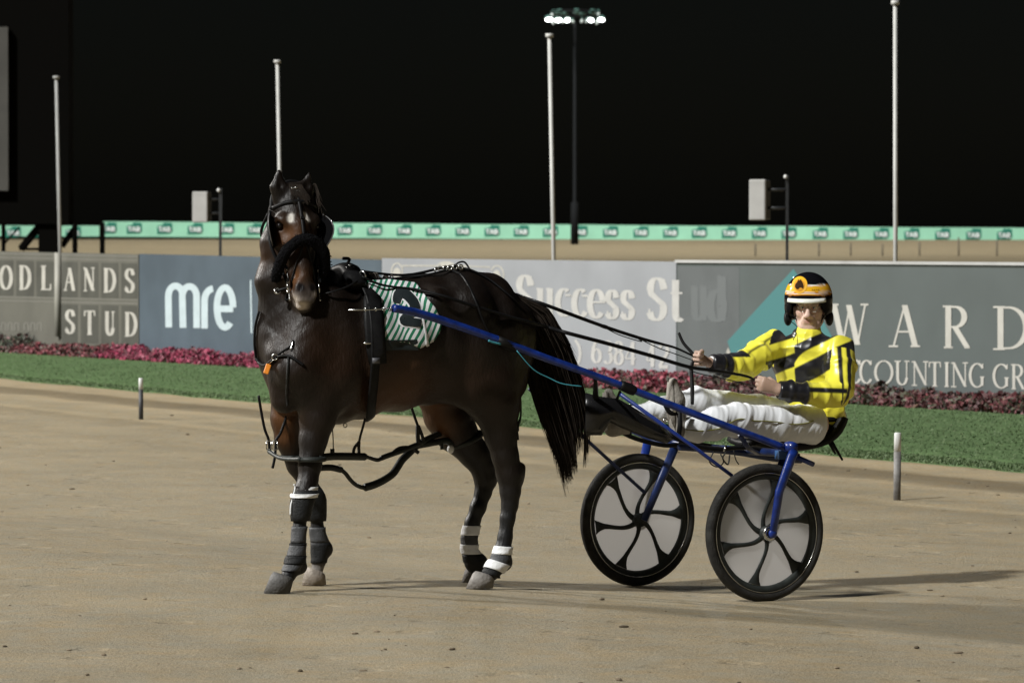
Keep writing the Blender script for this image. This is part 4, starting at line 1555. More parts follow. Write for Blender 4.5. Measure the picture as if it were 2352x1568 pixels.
# tail
q = MB()
LB = np.array([(1188, 698), (1202, 770), (1230, 870), (1258, 960), (1284, 1045), (1308, 1118)], float)
RB = np.array([(1196, 684), (1258, 716), (1306, 790), (1336, 890), (1350, 980), (1336, 1052)], float)
tt = np.linspace(0, 1, 6)
for i in range(1900):
    w = random.random()
    w = .5 + (w - .5) * (1.0 if random.random() < .86 else 1.22)
    ln = random.choice((1.0, 1.0, .95, .85, .7)) * random.uniform(.86, 1.0)
    if abs(w - .30) > .28:
        ln *= random.uniform(.72, .97)
    lat = random.gauss(0, .07)
    pts = []
    ph = random.random() * 6.28
    for j in range(9):
        t = ln * j / 8
        x = np.interp(t, tt, LB[:, 0]) * (1 - w) + np.interp(t, tt, RB[:, 0]) * w
        y = np.interp(t, tt, LB[:, 1]) * (1 - w) + np.interp(t, tt, RB[:, 1]) * w
        x += 4.2 * math.sin(ph + 5.5 * t) * t ** .8 + random.gauss(0, .8) - 9 * math.sin(math.pi * t)
        pts.append(HW(x, y, lat * (0.3 + t) + .02))
    q.tube(spline(pts, 2), [.0045, .0042, .0036, .0026, .0006], 3, caps=False)
for i in range(420):                                     # loose hairs standing off the edges
    side = random.random() < .5
    E_ = LB if side else RB
    t0 = random.uniform(.15, .8)
    x0, y0 = np.interp(t0, tt, E_[:, 0]), np.interp(t0, tt, E_[:, 1])
    t1 = min(1, t0 + random.uniform(.12, .3))
    x1, y1 = np.interp(t1, tt, E_[:, 0]), np.interp(t1, tt, E_[:, 1])
    o1 = random.uniform(2, 13) * (-1 if side else 1)
    l_ = random.gauss(.02, .06)
    pts = [HW(x0, y0, l_), HW((x0 + x1) / 2 + o1 * .5, (y0 + y1) / 2, l_), HW(x1 + o1, y1 + random.uniform(0, 25), l_)]
    q.tube(spline(pts, 3), [.0022, .0018, .0005], 3, caps=False)
# dock
q.tube([fromH(HF(1165, 700, 0)), HW(1195, 700, .01), HW(1225, 745, .02), HW(1240, 800, .02)], [.05, .05, .04, .02], 10)
q.build("tail", M_hair, horse)

# ================================================================== SADDLE CLOTH
M_cloth = bpy.data.materials.new("striped_cloth")
M_cloth.use_nodes = True
nt = M_cloth.node_tree
b = nt.nodes["Principled BSDF"]
b.inputs["Roughness"].default_value = 0.75
uvn = nt.nodes.new("ShaderNodeUVMap")
sep = nt.nodes.new("ShaderNodeSeparateXYZ")
nt.links.new(uvn.outputs[0], sep.inputs[0])
dn = nt.nodes.new("ShaderNodeTexNoise"); dn.inputs["Scale"].default_value = 5.0
nt.links.new(uvn.outputs[0], dn.inputs["Vector"])


def math_node(op, a, b_=None):
    m = nt.nodes.new("ShaderNodeMath"); m.operation = op
    for i, x in enumerate((a, b_)):
        if x is None:
            continue
        if isinstance(x, (int, float)):
            m.inputs[i].default_value = x
        else:
            nt.links.new(x, m.inputs[i])
    return m.outputs[0]


ph = math_node('ADD', math_node('MULTIPLY', sep.outputs[0], 135.0), math_node('MULTIPLY', sep.outputs[1], -85.0))
ph = math_node('ADD', ph, math_node('MULTIPLY', dn.outputs["Fac"], 7.0))
ph = math_node('ADD', ph, math_node('MULTIPLY', math_node('MULTIPLY', sep.outputs[0], sep.outputs[0]), 9.0))
sn = math_node('SINE', ph)
fac = math_node('GREATER_THAN', sn, 0.08)
mx = nt.nodes.new("ShaderNodeMix"); mx.data_type = 'RGBA'
mx.inputs[6].default_value = (0.72, 0.73, 0.75, 1); mx.inputs[7].default_value = (0.012, 0.17, 0.085, 1)
nt.links.new(fac, mx.inputs[0]); nt.links.new(mx.outputs[2], b.inputs["Base Color"])
M_cloth2 = M_cloth

# the near side falls over the ribs; the far side mirrors it
out_t = [(838, 652), (880, 650), (920, 651), (950, 657)]
NU, NVv = 34, 30
vs, uvs = [], []
okc = True
for i in range(NU + 1):
    a = i / NU
    # curved rear edge
    for j in range(NVv + 1):
        c = j / NVv
        vtop = np.interp(a, [0, .5, 1], [651, 649, 656])
        ut = 838 + a * (952 - 838)
        rear = np.interp(c, [0, .15, .35, .6, .75, .9, 1.0], [952, 975, 1000, 1012, 1008, 990, 962])
        ub = 838 + a * (rear - 838)
        vb = np.interp(a, [0, .75, 1], [786, 786, 800])
        v = vtop + (vb - vtop) * c
        vs.append((ub, v)); uvs.append((ub / 400.0, -v / 400.0))
pts = []
for u, v in vs:
    p = onbody(u, v, 0.014)
    if p is None:
        p = hug(HW(u, v, .20), 0.014)
    pts.append(p + 0.0)
pts = np.array(pts)
wv = vnoise(pts, 14.0, 8)
nr = np.array([LV * .8 + ZV * .2] * len(pts))
pts = pts + nr * (0.004 * wv)[:, None]
fs, W = [], NVv + 1
for i in range(NU):
    for j in range(NVv):
        fs.append((i * W + j, i * W + j + 1, (i + 1) * W + j + 1, (i + 1) * W + j))
n0 = len(pts)
# over the back to the far side
hf = np.array([toH(p) for p in pts]).copy()
hf[:, 1] *= -1
far = fromH(hf)
allv = np.concatenate([pts, far])
fs2 = [tuple(n0 + q for q in f[::-1]) for f in fs]
top = []
for i in range(NU):
    top.append((i * W, (i + 1) * W, n0 + (i + 1) * W, n0 + i * W))
# lift the ridge row so the join lies over the spine
cloth = mesh_ob("saddle_cloth", allv, fs + fs2 + top, M_cloth, None, True, None, loc=HO)
me = cloth.data
uvl = me.uv_layers.new(name="UVMap")
uva = np.array(uvs + uvs)
for lp in me.loops:
    uvl.data[lp.index].uv = uva[lp.vertex_index]
sm_ = cloth.modifiers.new("thickness", 'SOLIDIFY'); sm_.thickness = 0.005; sm_.offset = 1
tag(cloth, "green and white striped saddle cloth with a black number on the horse's back", "saddle cloth")
CB = BVHTree.FromPolygons([Vector(p) for p in allv], fs + fs2)


def oncloth(u, v, off=0.006):
    d = ray(u, v); d /= np.linalg.norm(d)
    r = CB.ray_cast(Vector(CAM), Vector(d))
    if r[0] is None:
        p = onbody(u, v, off + .012)
        return p if p is not None else HW(u, v, .25)
    n = np.array(r[1])
    if n @ d > 0:
        n = -n
    return np.array(r[0]) + n * (off + 0.005)


def clothmark(poly, m, off, name):
    """flat printed mark: fan of small triangles following the cloth"""
    q = MB()
    n = len(poly)
    c = np.mean(np.array(poly, float), 0)
    rings = 5
    vs, fs = [oncloth(c[0], c[1], off)], []
    for r in range(1, rings + 1):
        for x, y in poly:
            p = c + (np.array((x, y), float) - c) * r / rings
            vs.append(oncloth(p[0], p[1], off))
    for k_ in range(n):
        fs.append((0, 1 + k_, 1 + (k_ + 1) % n))
        for r in range(rings - 1):
            a, b_ = 1 + r * n + k_, 1 + r * n + (k_ + 1) % n
            fs.append((a, a + n, b_ + n, b_))
    q.add(vs, fs)
    return q.build(name, m, cloth)


GXc = lambda x: 539.8 + x * .2563
GYc = lambda y: 574.2 + y * .2563


def band_quads(pts, w, off, name, m):
    q = MB()
    pp = spline([np.array((x, y, 0.0)) for x, y in pts], 5)
    vs = []
    n = len(pp)
    ww = list(np.interp(np.linspace(0, 1, n), np.linspace(0, 1, len(w)), w))
    for i in range(n):
        t = pp[min(i + 1, n - 1)] - pp[max(i - 1, 0)]
        t /= np.linalg.norm(t)
        for s in (-1, -.33, .33, 1):
            o_ = np.array((-t[1], t[0], 0)) * s * ww[i] / 2
            vs.append(oncloth(pp[i][0] + o_[0], pp[i][1] + o_[1], off))
    fs = [(4 * i + k_, 4 * i + k_ + 1, 4 * i + k_ + 5, 4 * i + k_ + 4) for i in range(n - 1) for k_ in range(3)]
    q.add(vs, fs)
    return q.build(name, m, cloth)


two = [(GXc(1440), GYc(480)), (GXc(1460), GYc(410)), (GXc(1510), GYc(395)), (GXc(1590), GYc(470)), (GXc(1600), GYc(540)), (GXc(1530), GYc(600)), (GXc(1500), GYc(640)), (GXc(1570), GYc(650)), (GXc(1660), GYc(660))]
M_num = mat("number_black", (0.006, 0.012, 0.014, 1), 0.6)
M_cw = mat("number_outline", (0.78, 0.79, 0.8, 1), 0.7)
band_quads(two, [24, 28, 29, 29, 28, 24, 24, 26, 25], 0.002, "number_outline", M_cw)
band_quads(two, [18, 22, 23, 23, 22, 18, 18, 20, 19], 0.006, "number", M_num)
clothmark([(GXc(1660), GYc(590)), (GXc(1680), GYc(590)), (GXc(1712), GYc(760)), (GXc(1722), GYc(860)), (GXc(1700), GYc(870)), (GXc(1690), GYc(740))], M_cw, 0.004, "number_outline")
clothmark([(883, 781), (920, 781), (957, 780), (958, 804), (920, 803), (885, 806)], M_num, 0.004, "name_panel")

# ================================================================== HARNESS
harness = thing("harness", HO + ZV * .1, "black leather racing harness with breast strap, girth and steel fittings worn by the horse", "harness")


def strap(name, pts, r, parent, m=M_black, n=6, flat=.55, sm=5, up=None):
    q = MB(); q.tube(spline(pts, sm), r, n, flat=flat, up=up if up is not None else LV); return q.build(name, m, parent)


def B(u, v, off=.008, l=None):
    p = onbody(u, v, off)
    return p if p is not None else HW(u, v, l if l is not None else 0.0)


# pad over the withers and girth down the near side
q = MB()
for s in (1, -1):
    prev = None
pad = []
for i in range(13):
    g = math.pi * i / 12
    pad.append(i)
ring_pts = []
for v in (646, 660, 690, 730, 770, 820, 870, 920, 955):
    p = onbody(float(np.interp(v, [640, 660, 690, 730, 780, 840, 955], [818, 836, 850, 858, 862, 862, 850])), v, .012)
    if p is not None:
        ring_pts.append(p)
topc = fromH(toH(ring_pts[0]) * np.array((1, 0, 1)) + np.array((0, 0, .012)))
farp = [fromH(toH(p) * np.array((1, -1, 1))) for p in ring_pts]
gpath = ring_pts[::-1] + [topc] + farp
q.tube(spline(gpath, 4), .034, 8, flat=.28, up=LV)
q.build("girth", M_black, harness)
q = MB()
padp = [onbody(820, 668, .03), onbody(812, 650, .032), topc + ZV * .035, None]
padp = [p for p in padp if p is not None]
padp = padp + [fromH(toH(p) * np.array((1, -1, 1))) for p in padp[:2][::-1]]
q.tube(spline(padp, 5), [.045, .055, .06, .055, .045], 10, flat=.6, up=LV)
q.build("saddle_pad", M_black, harness)
# flap with grey patches
flap = MB()
fl_pts = [(832, 690), (846, 668), (868, 690), (876, 730), (880, 780), (883, 832), (846, 836), (838, 800), (834, 740)]
c = np.mean(np.array(fl_pts, float), 0)
vs, fs = [onbody(c[0], c[1], .024)], []
for r in (1 / 3, 2 / 3, 1.0):
    for x, y in fl_pts:
        p = c + (np.array((x, y)) - c) * r
        w = onbody(p[0], p[1], .024)
        vs.append(w if w is not None else HW(p[0], p[1], .27))
n = len(fl_pts)
for k_ in range(n):
    fs.append((0, 1 + k_, 1 + (k_ + 1) % n))
    for r in range(2):
        a, b_ = 1 + r * n + k_, 1 + r * n + (k_ + 1) % n
        fs.append((a, a + n, b_ + n, b_))
flap.add(vs, fs)
o = flap.build("girth_flap", M_black, harness)
sm_ = o.modifiers.new("thickness", 'SOLIDIFY'); sm_.thickness = .008
# terret rings and hooks
for u, v, R in ((829, 650, .020), (806, 634, .016), (822, 662, .010)):
    q = MB(); p = B(u, v, .03); q.ring(p + ZV * .012, ray(u, v) + LV * .6, R, .0045, 16, 6); q.build("terret_ring", M_steel, harness)
for u, v in ((794, 630), (812, 628), (818, 641), (812, 633)):
    q = MB(); p = B(u, v + 4, .03); q.ell(p + ZV * .012, HV * .008, LV * .008, ZV * .010, 8, 6); q.build("stud", M_steel, harness)
q = MB(); q.tube(spline([topc + HV * .02 + ZV * .05, topc + ZV * .085 - HV * .01, topc + ZV * .09 + HV * .03], 4), .008, 6); q.build("check_hook", M_black, harness)
q = MB(); q.box(B(845, 788, .036), HV * .028, LV * .003, ZV * .005); q.build("girth_buckle", M_steel, harness)
q = MB(); q.box(B(862, 826, .034), HV * .02, LV * .004, ZV * .014); q.build("girth_badge", mat("grey_badge", (.09, .09, .1, 1), .5), harness)
# back strap and crupper
strap("back_strap", [topc + ZV * .01] + [B(u, v, .01) for u, v in ((870, 645), (930, 641), (985, 634), (1040, 622), (1075, 623), (1120, 643), (1165, 678), (1188, 700))], .010, harness, up=ZV)
strap("hip_strap", [B(u, v, .008) for u, v in ((1040, 624), (1065, 640), (1090, 690), (1120, 760), (1160, 800), (1200, 812))], .007, harness)
q = MB()
for u, v in ((1002, 628), (1012, 626), (1024, 624), (1034, 623), (1046, 621), (1058, 621)):
    p = B(u, v + 3, .012); q.ring(p + ZV * .012, LV, .012, .004, 10, 5)
q.build("crupper_buckle", M_steel, harness)
q = MB(); q.tube(spline([B(1040, 624, .015), B(1052, 622, .02) + ZV * .02, B(1066, 620, .02) + ZV * .02, B(1078, 626, .015)], 4), .005, 5); q.build("crupper_loop", M_black, harness)
# traces along the shaft and breast strap
strap("breast_strap", [p for p in [B(592, 822), B(600, 832), B(612, 838), B(624, 830), B(637, 821), B(652, 819), B(668, 820), B(682, 829), B(696, 839)]], .011, harness)
strap("neck_strap", [B(637, 818), B(652, 808), B(668, 796), B(675, 782)], .006, harness)
strap("neck_strap", [B(592, 822), B(588, 790), B(590, 750), B(598, 715)], .007, harness)
strap("martingale", [B(u, v, .009) for u, v in ((664, 822), (662, 850), (661, 880), (660, 910), (660, 930))], .007, harness, M_webbing)
q = MB(); q.ring(B(636, 820, .014), ray(636, 820), .014, .0045, 14, 6); q.build("strap_ring", M_steel, harness)
q = MB()
tp = B(622, 846, .022)
tdir = (HW(619, 858) - HW(627, 834)); tdir /= np.linalg.norm(tdir)
tx = np.cross(tdir, ray(622, 846)); tx /= np.linalg.norm(tx)
q.box(tp, tx * .013, np.cross(tx, tdir) * .005, tdir * .025)
o = q.build("orange_tag", M_orange, harness, smooth=False)
bv = o.modifiers.new("bevel", 'BEVEL'); bv.width = .004; bv.segments = 2
q = MB(); q.tube([B(634, 826, .016), tp - tdir * .025], .003, 5); q.build("tag_link", M_steel, harness)
q = MB(); q.tube(spline([B(668, 805, .01), B(672, 795, .012), B(674, 786, .012)], 3), .004, 5); q.build("strap_fitting", M_steel, harness)

# ================================================================== HOBBLES
hobbles = thing("hobbles", HW(870, 1060, 0), "black pacing hobbles with looped tubes hanging between the horse's legs", "hobbles")
QX = lambda x: 712 + x * .1465
QY = lambda y: 918.8 + y * .1465
lf = .16


def hw_(pts, l0, l1):
    n = len(pts)
    return [HW(QX(x), QY(y), l0 + (l1 - l0) * i / (n - 1)) for i, (x, y) in enumerate(pts)]


def htube(name, pts, r, m=M_spoke, l0=.20, l1=-.12, n=8):
    q = MB(); q.tube(spline(hw_(pts, l0, l1), 5), r, n); return q.build(name, m, hobbles)


htube("hobble_tube", [(120, 905), (350, 880), (620, 880), (860, 885)], .019, l0=.20, l1=.10)
htube("hobble_strap", [(840, 865), (930, 900), (1060, 936), (1140, 900)], .010, M_webbing, .10, .04)
htube("hobble_tube", [(1120, 905), (1240, 860), (1400, 805), (1560, 745), (1700, 690)], .014, l0=.04, l1=-.04)
htube("hobble_strap", [(1280, 830), (1380, 750), (1500, 728), (1640, 735)], .006, M_webbing, .02, -.03)
htube("hobble_tube", [(1700, 680), (1850, 600), (2050, 520)], .016, l0=-.04, l1=-.14)
htube("hobble_strap", [(160, 1060), (330, 1055), (490, 1090)], .016, l0=.05, l1=.02, m=M_webbing)
htube("hobble_tube", [(480, 1080), (560, 1150), (620, 1230), (700, 1310), (800, 1360), (880, 1372)], .011, l0=.02, l1=.0)
htube("hobble_tube", [(860, 1365), (1000, 1325), (1150, 1255), (1290, 1160), (1370, 1050), (1440, 940), (1560, 820), (1660, 720)], .020, l0=.0, l1=-.06)
htube("hobble_tube", [(1640, 720), (1800, 690), (1960, 660), (2130, 640), (2230, 700)], .017, l0=-.06, l1=-.12)
htube("hobble_strap", [(1590, 740), (1640, 780), (1700, 820)], .010, M_webbing, -.04, -.04)
htube("hobble_strap", [(2060, 640), (2070, 770)], .009, M_webbing, -.09, -.09)
for pts, r, l0, l1 in (([(865, 285), (830, 420), (790, 560), (770, 660)], .006, .14, .11), ([(775, 650), (700, 740), (675, 850)], .008, .11, .10), ([(770, 650), (765, 740), (770, 850)], .008, .11, .11),
                       ([(1570, 40), (1630, 230), (1690, 400)], .007, -.05, -.03), ([(1690, 390), (1690, 560), (1700, 680)], .011, -.03, -.03), ([(1700, 400), (1760, 560), (1770, 640)], .009, -.03, -.04),
                       ([(352, 420), (362, 600), (366, 780)], .0028, .17, .17), ([(350, 760), (350, 880)], .011, .17, .17)):
    htube("hanger_strap", pts, r, M_webbing, l0, l1, 6)
q = MB(); q.ring(HW(QX(552), QY(395), .12), LV, .010, .003, 14, 6); q.build("girth_ring", M_steel, hobbles)
q = MB(); q.ell(HW(QX(885), QY(1410), .0), HV * .006, LV * .006, ZV * .006, 8, 6); q.build("stud", M_steel, hobbles)
# front hangers with double buckles, left of the breast
for pts, l in ((((594, 908), (600, 945), (608, 985), (617, 1010), (619, 1042)), -.16), (((662, 935), (655, 965), (644, 995), (634, 1012), (632, 1045), (626, 1075)), -.08)):
    q = MB(); q.tube(spline([HW(u, v, l) for u, v in pts], 4), .0075, 6, flat=.6, up=LV); q.build("hanger_strap", M_black, hobbles)
for u, v, l in ((617.5, 1022, -.16), (632, 1022, -.08)):
    q = MB()
    e = HV * .013
    c = HW(u, v, l + .02)
    f = ZV * .021
    for a_, b_ in ((c - e - f, c + e - f), (c + e - f, c + e + f), (c + e + f, c - e + f), (c - e + f, c - e - f)):
        q.tube([a_, b_], .0032, 6)
    q.build("buckle", M_steel, hobbles)
q = MB(); q.tube(spline([HW(618, 1036, -.14), HW(640, 1050, -.02), HW(665, 1054, .1), HW(690, 1054, .2)], 5), .011, 8); q.build("hobble_tube", M_spoke, hobbles)
# loops round the forearm and gaskin
for L_, v, l in ((NF, 1054, .17), (FF, 1050, -.17)):
    u = float(np.interp(v, [a[1] for a in L_], [a[0] for a in L_])); w = float(np.interp(v, [a[1] for a in L_], [a[3] for a in L_]))
    q = MB(); q.ring(HW(u, v, l), ZV, w * K + .010, .013, 24, 8); q.build("hobble_loop", M_spoke, hobbles)
for L_, v, l in ((FHL, 1010, -.18),):
    u = float(np.interp(v, [a[1] for a in L_], [a[0] for a in L_])); w = float(np.interp(v, [a[1] for a in L_], [a[3] for a in L_]))
    q = MB(); q.ring(HW(u, v, l), ZV + HV * .4, w * K + .008, .013, 24, 8); q.build("hobble_loop", M_spoke, hobbles)
q = MB(); q.tube(spline([HW(u, v, .20) for u, v in ((1196, 915), (1196, 955), (1189, 978), (1190, 990))], 4), [.004, .005, .009, .006], 6); q.build("hanger_strap", M_webbing, hobbles)
q = MB(); q.tube([HW(1188, 985, .2), HW(1190, 1010, .2)], .005, 6); q.build("hanger_strap", M_webbing, hobbles)
q = MB(); q.ell(HW(1035, 1031, -.1), HV * .018, LV * .018, ZV * .022, 10, 8); q.build("stop_ball", M_white, hobbles)

# ================================================================== BRIDLE
bridle = thing("bridle", fromH(POLL), "black bridle with blinkers, thick fleece noseband and steel bit on the horse's head", "bridle")


def hb(w, n, t, off=.005):
    """point on the head's surface nearest to a head position"""
    return hug(wd(w, n, t), off)


def hstrap(name, pts, r, m=M_black, off=.005, n=6):
    q = MB(); q.tube(spline([hb(*p, off=off) for p in pts], 5), r, n, flat=.6, up=nhw); return q.build(name, m, bridle)


hstrap("browband", [(-.11, -.02, .085), (-.07, .06, .075), (0, .09, .07), (.07, .06, .075), (.11, -.02, .085)], .011)
hstrap("crown_strap", [(-.11, -.03, .09), (-.07, -.03, .01), (0, -.02, -.05), (.07, -.03, .01), (.11, -.03, .09)], .010)
hstrap("check_strap", [(0, .1, .0), (0, .1, .07), (0, .1, .15), (0, .1, .23), (0, .1, .28)], .010)
for sg in (1, -1):
    hstrap("cheek_strap", [(.12 * sg, -.04, .09), (.13 * sg, -.05, .18), (.12 * sg, -.05, .28), (.09 * sg, -.04, .40), (.07 * sg, -.03, .50)], .009)
    hstrap("side_check", [(0, .1, .28), (.03 * sg, .09, .34), (.06 * sg, .03, .44), (.065 * sg, -.01, .52)], .006)
hstrap("throat_strap", [(-.11, -.06, .10), (-.10, -.13, .20), (0, -.20, .25), (.10, -.13, .20), (.11, -.06, .10)], .008)
hstrap("chin_strap", [(-.06, -.03, .53), (-.05, -.08, .545), (0, -.1, .55), (.05, -.08, .545), (.06, -.03, .53)], .008)
# fleece noseband
q = MB()
arch = [(-.118, -.055, .452), (-.120, .005, .405), (-.100, .065, .345), (-.05, .098, .300), (0, .108, .285), (.05, .098, .300), (.100, .065, .345), (.120, .005, .405), (.112, -.055, .445)]
pp = spline([wd(*a) for a in arch], 8)
rr_ = np.interp(np.linspace(0, 1, len(pp)), np.linspace(0, 1, 9), [.024, .028, .030, .029, .027, .029, .030, .028, .024])
q.tube(pp, list(rr_), 16, flat=.95, up=nhw)
V_ = np.array(q.v)
nn_ = vnoise(V_, 55.0, 31, 2)
cen = np.array([pp[i // 16] for i in range(len(V_))])
V_ = cen + (V_ - cen) * (1 + .10 * nn_)[:, None]
q.v = [tuple(p) for p in V_]
random.seed(12)
for i in range(600):
    k_ = random.randrange(len(V_))
    d_ = V_[k_] - cen[k_]
    d_ = d_ / (np.linalg.norm(d_) + 1e-9) + np.array([random.gauss(0, .5) for _ in range(3)])
    e_ = np.array([random.gauss(0, .0022) for _ in range(3)])
    p = V_[k_] * random.uniform(.98, 1.0) + cen[k_] * 0.0 if False else V_[k_] + np.array([random.gauss(0, .004) for _ in range(3)])
    q.add([p - e_, p + e_, p + d_ * .006], [(0, 1, 2)])
q.build("fleece_noseband", M_fleece, bridle)
# blinkers
M_blink = mat("matt_black_leather", (0.006, 0.006, 0.0065, 1), 0.6, spec=0.0)
for sg in (1, -1):
    q = MB()
    vs = []
    NA, NB = 9, 9
    for i in range(NA + 1):
        for j in range(NB + 1):
            a, c_ = i / NA, j / NB                   # a along t, c outward/forward
            t = .115 + .165 * a
            half = math.sin(math.pi * (0.12 + .76 * a)) ** .6
            n_ = -.045 + .105 * c_ * half
            w = .112 + .050 * c_ ** 1.4 * half + .008 * math.sin(math.pi * a)
            vs.append(wd(w * sg, n_, t + .01 * c_))
    fs = [(i * (NB + 1) + j, i * (NB + 1) + j + 1, (i + 1) * (NB + 1) + j + 1, (i + 1) * (NB + 1) + j) for i in range(NA) for j in range(NB)]
    q.add(vs, fs)
    o = q.build("blinker", M_blink, bridle)
    sm_ = o.modifiers.new("thickness", 'SOLIDIFY'); sm_.thickness = .006; sm_.offset = 0
    rim = MB(); rim.tube([vs[i * (NB + 1) + NB] for i in range(NA + 1)], .0035, 6); rim.build("rim", mat("worn_leather_edge", (.10, .10, .10, 1), .3), o)
    # bit: ring, cheek bar, buckles
    c_ = wd(.074 * sg, .0, .525)
    q = MB(); q.ring(c_ + whw * sg * .008, whw + nhw * .35, .026, .0042, 20, 6, hint=thw); q.build("bit_ring", M_steel, bridle)
    q = MB(); q.tube(spline([wd(.082 * sg, .01, .40), wd(.080 * sg, .015, .45), wd(.076 * sg, .012, .50), wd(.078 * sg, .006, .56), wd(.080 * sg, .006, .61)], 4), [.003, .004, .005, .004, .004], 6); q.build("bit_cheek", M_steel, bridle)
    q = MB()
    for d_ in (.405, .485):
        q.box(wd(.083 * sg, .018, d_), whw * .004, nhw * .008, thw * .010)
    q.build("buckle", M_steel, bridle, smooth=False)
q = MB()
for w, t in ((-.02, .02), (0.0, .018), (.02, .02), (-.035, .0), (-.005, -.005)):
    q.ell(hb(w, .1, t, .012), whw * .008, nhw * .005, thw * .006, 8, 6)
q.build("crown_stud", M_steel, bridle)
q = MB(); q.box(hb(0, .1, .165, .010), whw * .010, nhw * .003, thw * .006); q.build("check_buckle", M_steel, bridle, smooth=False)
# ring left of the mouth, on the neck side
q = MB(); q.ring(wd(-.125, -.03, .535), nhw, .013, .005, 12, 6); q.build("rein_ring", M_steel, bridle)
q = MB(); q.tube(spline([wd(-.125, -.03, .535), wd(-.10, -.01, .53), wd(-.078, .0, .525)], 3), .007, 6); q.build("rein_stub", M_black, bridle)

# ================================================================== SULKY
sulky = thing("sulky", AX0, "two wheeled racing sulky with blue shafts and white disc wheels", "sulky")
AXZ = ZV * 0.348
M_disc = bpy.data.materials.new("white_disc")
M_disc.use_nodes = True
nt = M_disc.node_tree
pb = nt.nodes["Principled BSDF"]
pb.inputs["Base Color"].default_value = (0.42, 0.415, 0.41, 1)
pb.inputs["Roughness"].default_value = 0.55
tl_ = nt.nodes.new("ShaderNodeBsdfTranslucent"); tl_.inputs[0].default_value = (0.45, 0.44, 0.43, 1)
ms = nt.nodes.new("ShaderNodeMixShader"); ms.inputs[0].default_value = 0.55
nt.links.new(pb.outputs[0], ms.inputs[1]); nt.links.new(tl_.outputs[0], ms.inputs[2])
nt.links.new(ms.outputs[0], nt.nodes["Material Output"].inputs[0])


def wheel(l, near_side):
    c = AX0 + LV * l + AXZ
    w = thing("wheel", c, None, None)
    w.parent = sulky
    w.location = tuple(c - AX0)
    q = MB(); q.ring(c, LV, .322, .026, 72, 12); q.build("tyre", M_rubber, w)
    # rim: deep section ring
    prof = [(.303, -.014), (.303, .014), (.288, .017), (.271, .011), (.267, 0), (.271, -.011), (.288, -.017)]
    vs, fs = [], []
    n = 72
    for i in range(n):
        g = 2 * math.pi * i / n
        e = -HV * math.cos(g) + ZV * math.sin(g)
        for r, d in prof:
            vs.append(c + e * r + LV * d)
    m = len(prof)
    for i in range(n):
        for j in range(m):
            fs.append((i * m + j, ((i + 1) % n) * m + j, ((i + 1) % n) * m + (j + 1) % m, i * m + (j + 1) % m))
    q = MB(); q.add(vs, fs); q.build("rim", M_spoke, w)
    q = MB(); q.ring(c + LV * .019, LV, .300, .0028, 72, 5); q.build("rim_edge", M_steel, w)
    # disc
    vs, fs = [c], []
    for i in range(48):
        g = 2 * math.pi * i / 48
        vs.append(c + (-HV * math.cos(g) + ZV * math.sin(g)) * .276)
    fs = [(0, 1 + i, 1 + (i + 1) % 48) for i in range(48)]
    q = MB(); q.add(vs, fs); q.build("disc", M_disc, w)
    # six swept spokes moulded as one spider
    q = MB()
    off = 0 if near_side else -9
    for k_ in range(6):
        ph = math.radians(16 + off + 60 * k_)
        for side in (1, -1):
            vs = []
            N = 12
            for i in range(N + 1):
                t = i / N
                r = .03 + (.264 - .03) * t
                a = ph + math.radians(34) * (1 - t) ** 1.2 - math.radians(8) * math.sin(math.pi * t)
                hw_ = .0150 - .004 * math.sin(math.pi * min(1, t * 1.2)) + .024 * max(0, (t - .74) / .26) ** 1.6
                e = -HV * math.cos(a) + ZV * math.sin(a)
                tn_ = HV * math.sin(a) + ZV * math.cos(a)
                for s_, d in ((-1, .004), (-.45, .0095), (.45, .0095), (1, .004)):
                    vs.append(c + e * r + tn_ * hw_ * s_ + LV * d * side)
            fs = [(4 * i + j, 4 * i + j + 1, 4 * i + j + 5, 4 * i + j + 4) for i in range(N) for j in range(3)]
            q.add(vs, fs if side > 0 else [f[::-1] for f in fs])
    q.build("spokes", M_spoke, w)
    q = MB()
    q.tube([c - LV * .035, c + LV * .035], .036, 20)
    q.build("hub", M_spoke, w)
    return c


WL = .61
cN = wheel(WL, True)
cF = wheel(-WL, False)
q = MB(); q.ring(cN + LV * .045, LV, .028, .012, 24, 8); q.build("hub_collar", M_steel, sulky)


def mir(p):
    p = np.asarray(p, float)
    return p - LV * 2 * ((p - AX0) @ LV)


shaft = [(903, 707.5, .30), (960, 719, .30), (1040, 744, .31), (1140, 779, .33), (1240, 817, .36), (1340, 853, .40), (1440, 890, .44), (1560, 937, .50), (1690, 986, .56), (1800, 1027, .60)]
shp = spline([SK(*a) for a in shaft], 6)
q = MB(); q.tube(shp, [.0205, .0205, .019, .018, .0185, .019], 14); q.build("shaft", M_blue, sulky)
q = MB(); q.tube([mir(p) for p in shp], .018, 14); q.build("shaft", M_bluedark, sulky)
q = MB(); q.tube([SK(1142, 780, .33), SK(1162, 788, .335), SK(1190, 798, .34)], .0215, 12); q.build("shaft_sleeve", M_black, sulky)
q = MB(); q.tube(spline([SK(1425, 884, .435), SK(1445, 892, .44), SK(1458, 898, .445)], 3), [.024, .028, .024], 12); q.build("shaft_clamp", M_black, sulky)
# hitch linkage in front of the near shaft
q = MB(); q.tube([SK(800, 712, .29), SK(850, 711, .30), SK(905, 708, .30)], .0036, 8)
for u in (838, 862, 880, 896):
    q.ring(SK(u, 711 - (u - 838) * .03, .30), HV, .009, .0035, 10, 6)
q.build("hitch_pin", M_steel, sulky)
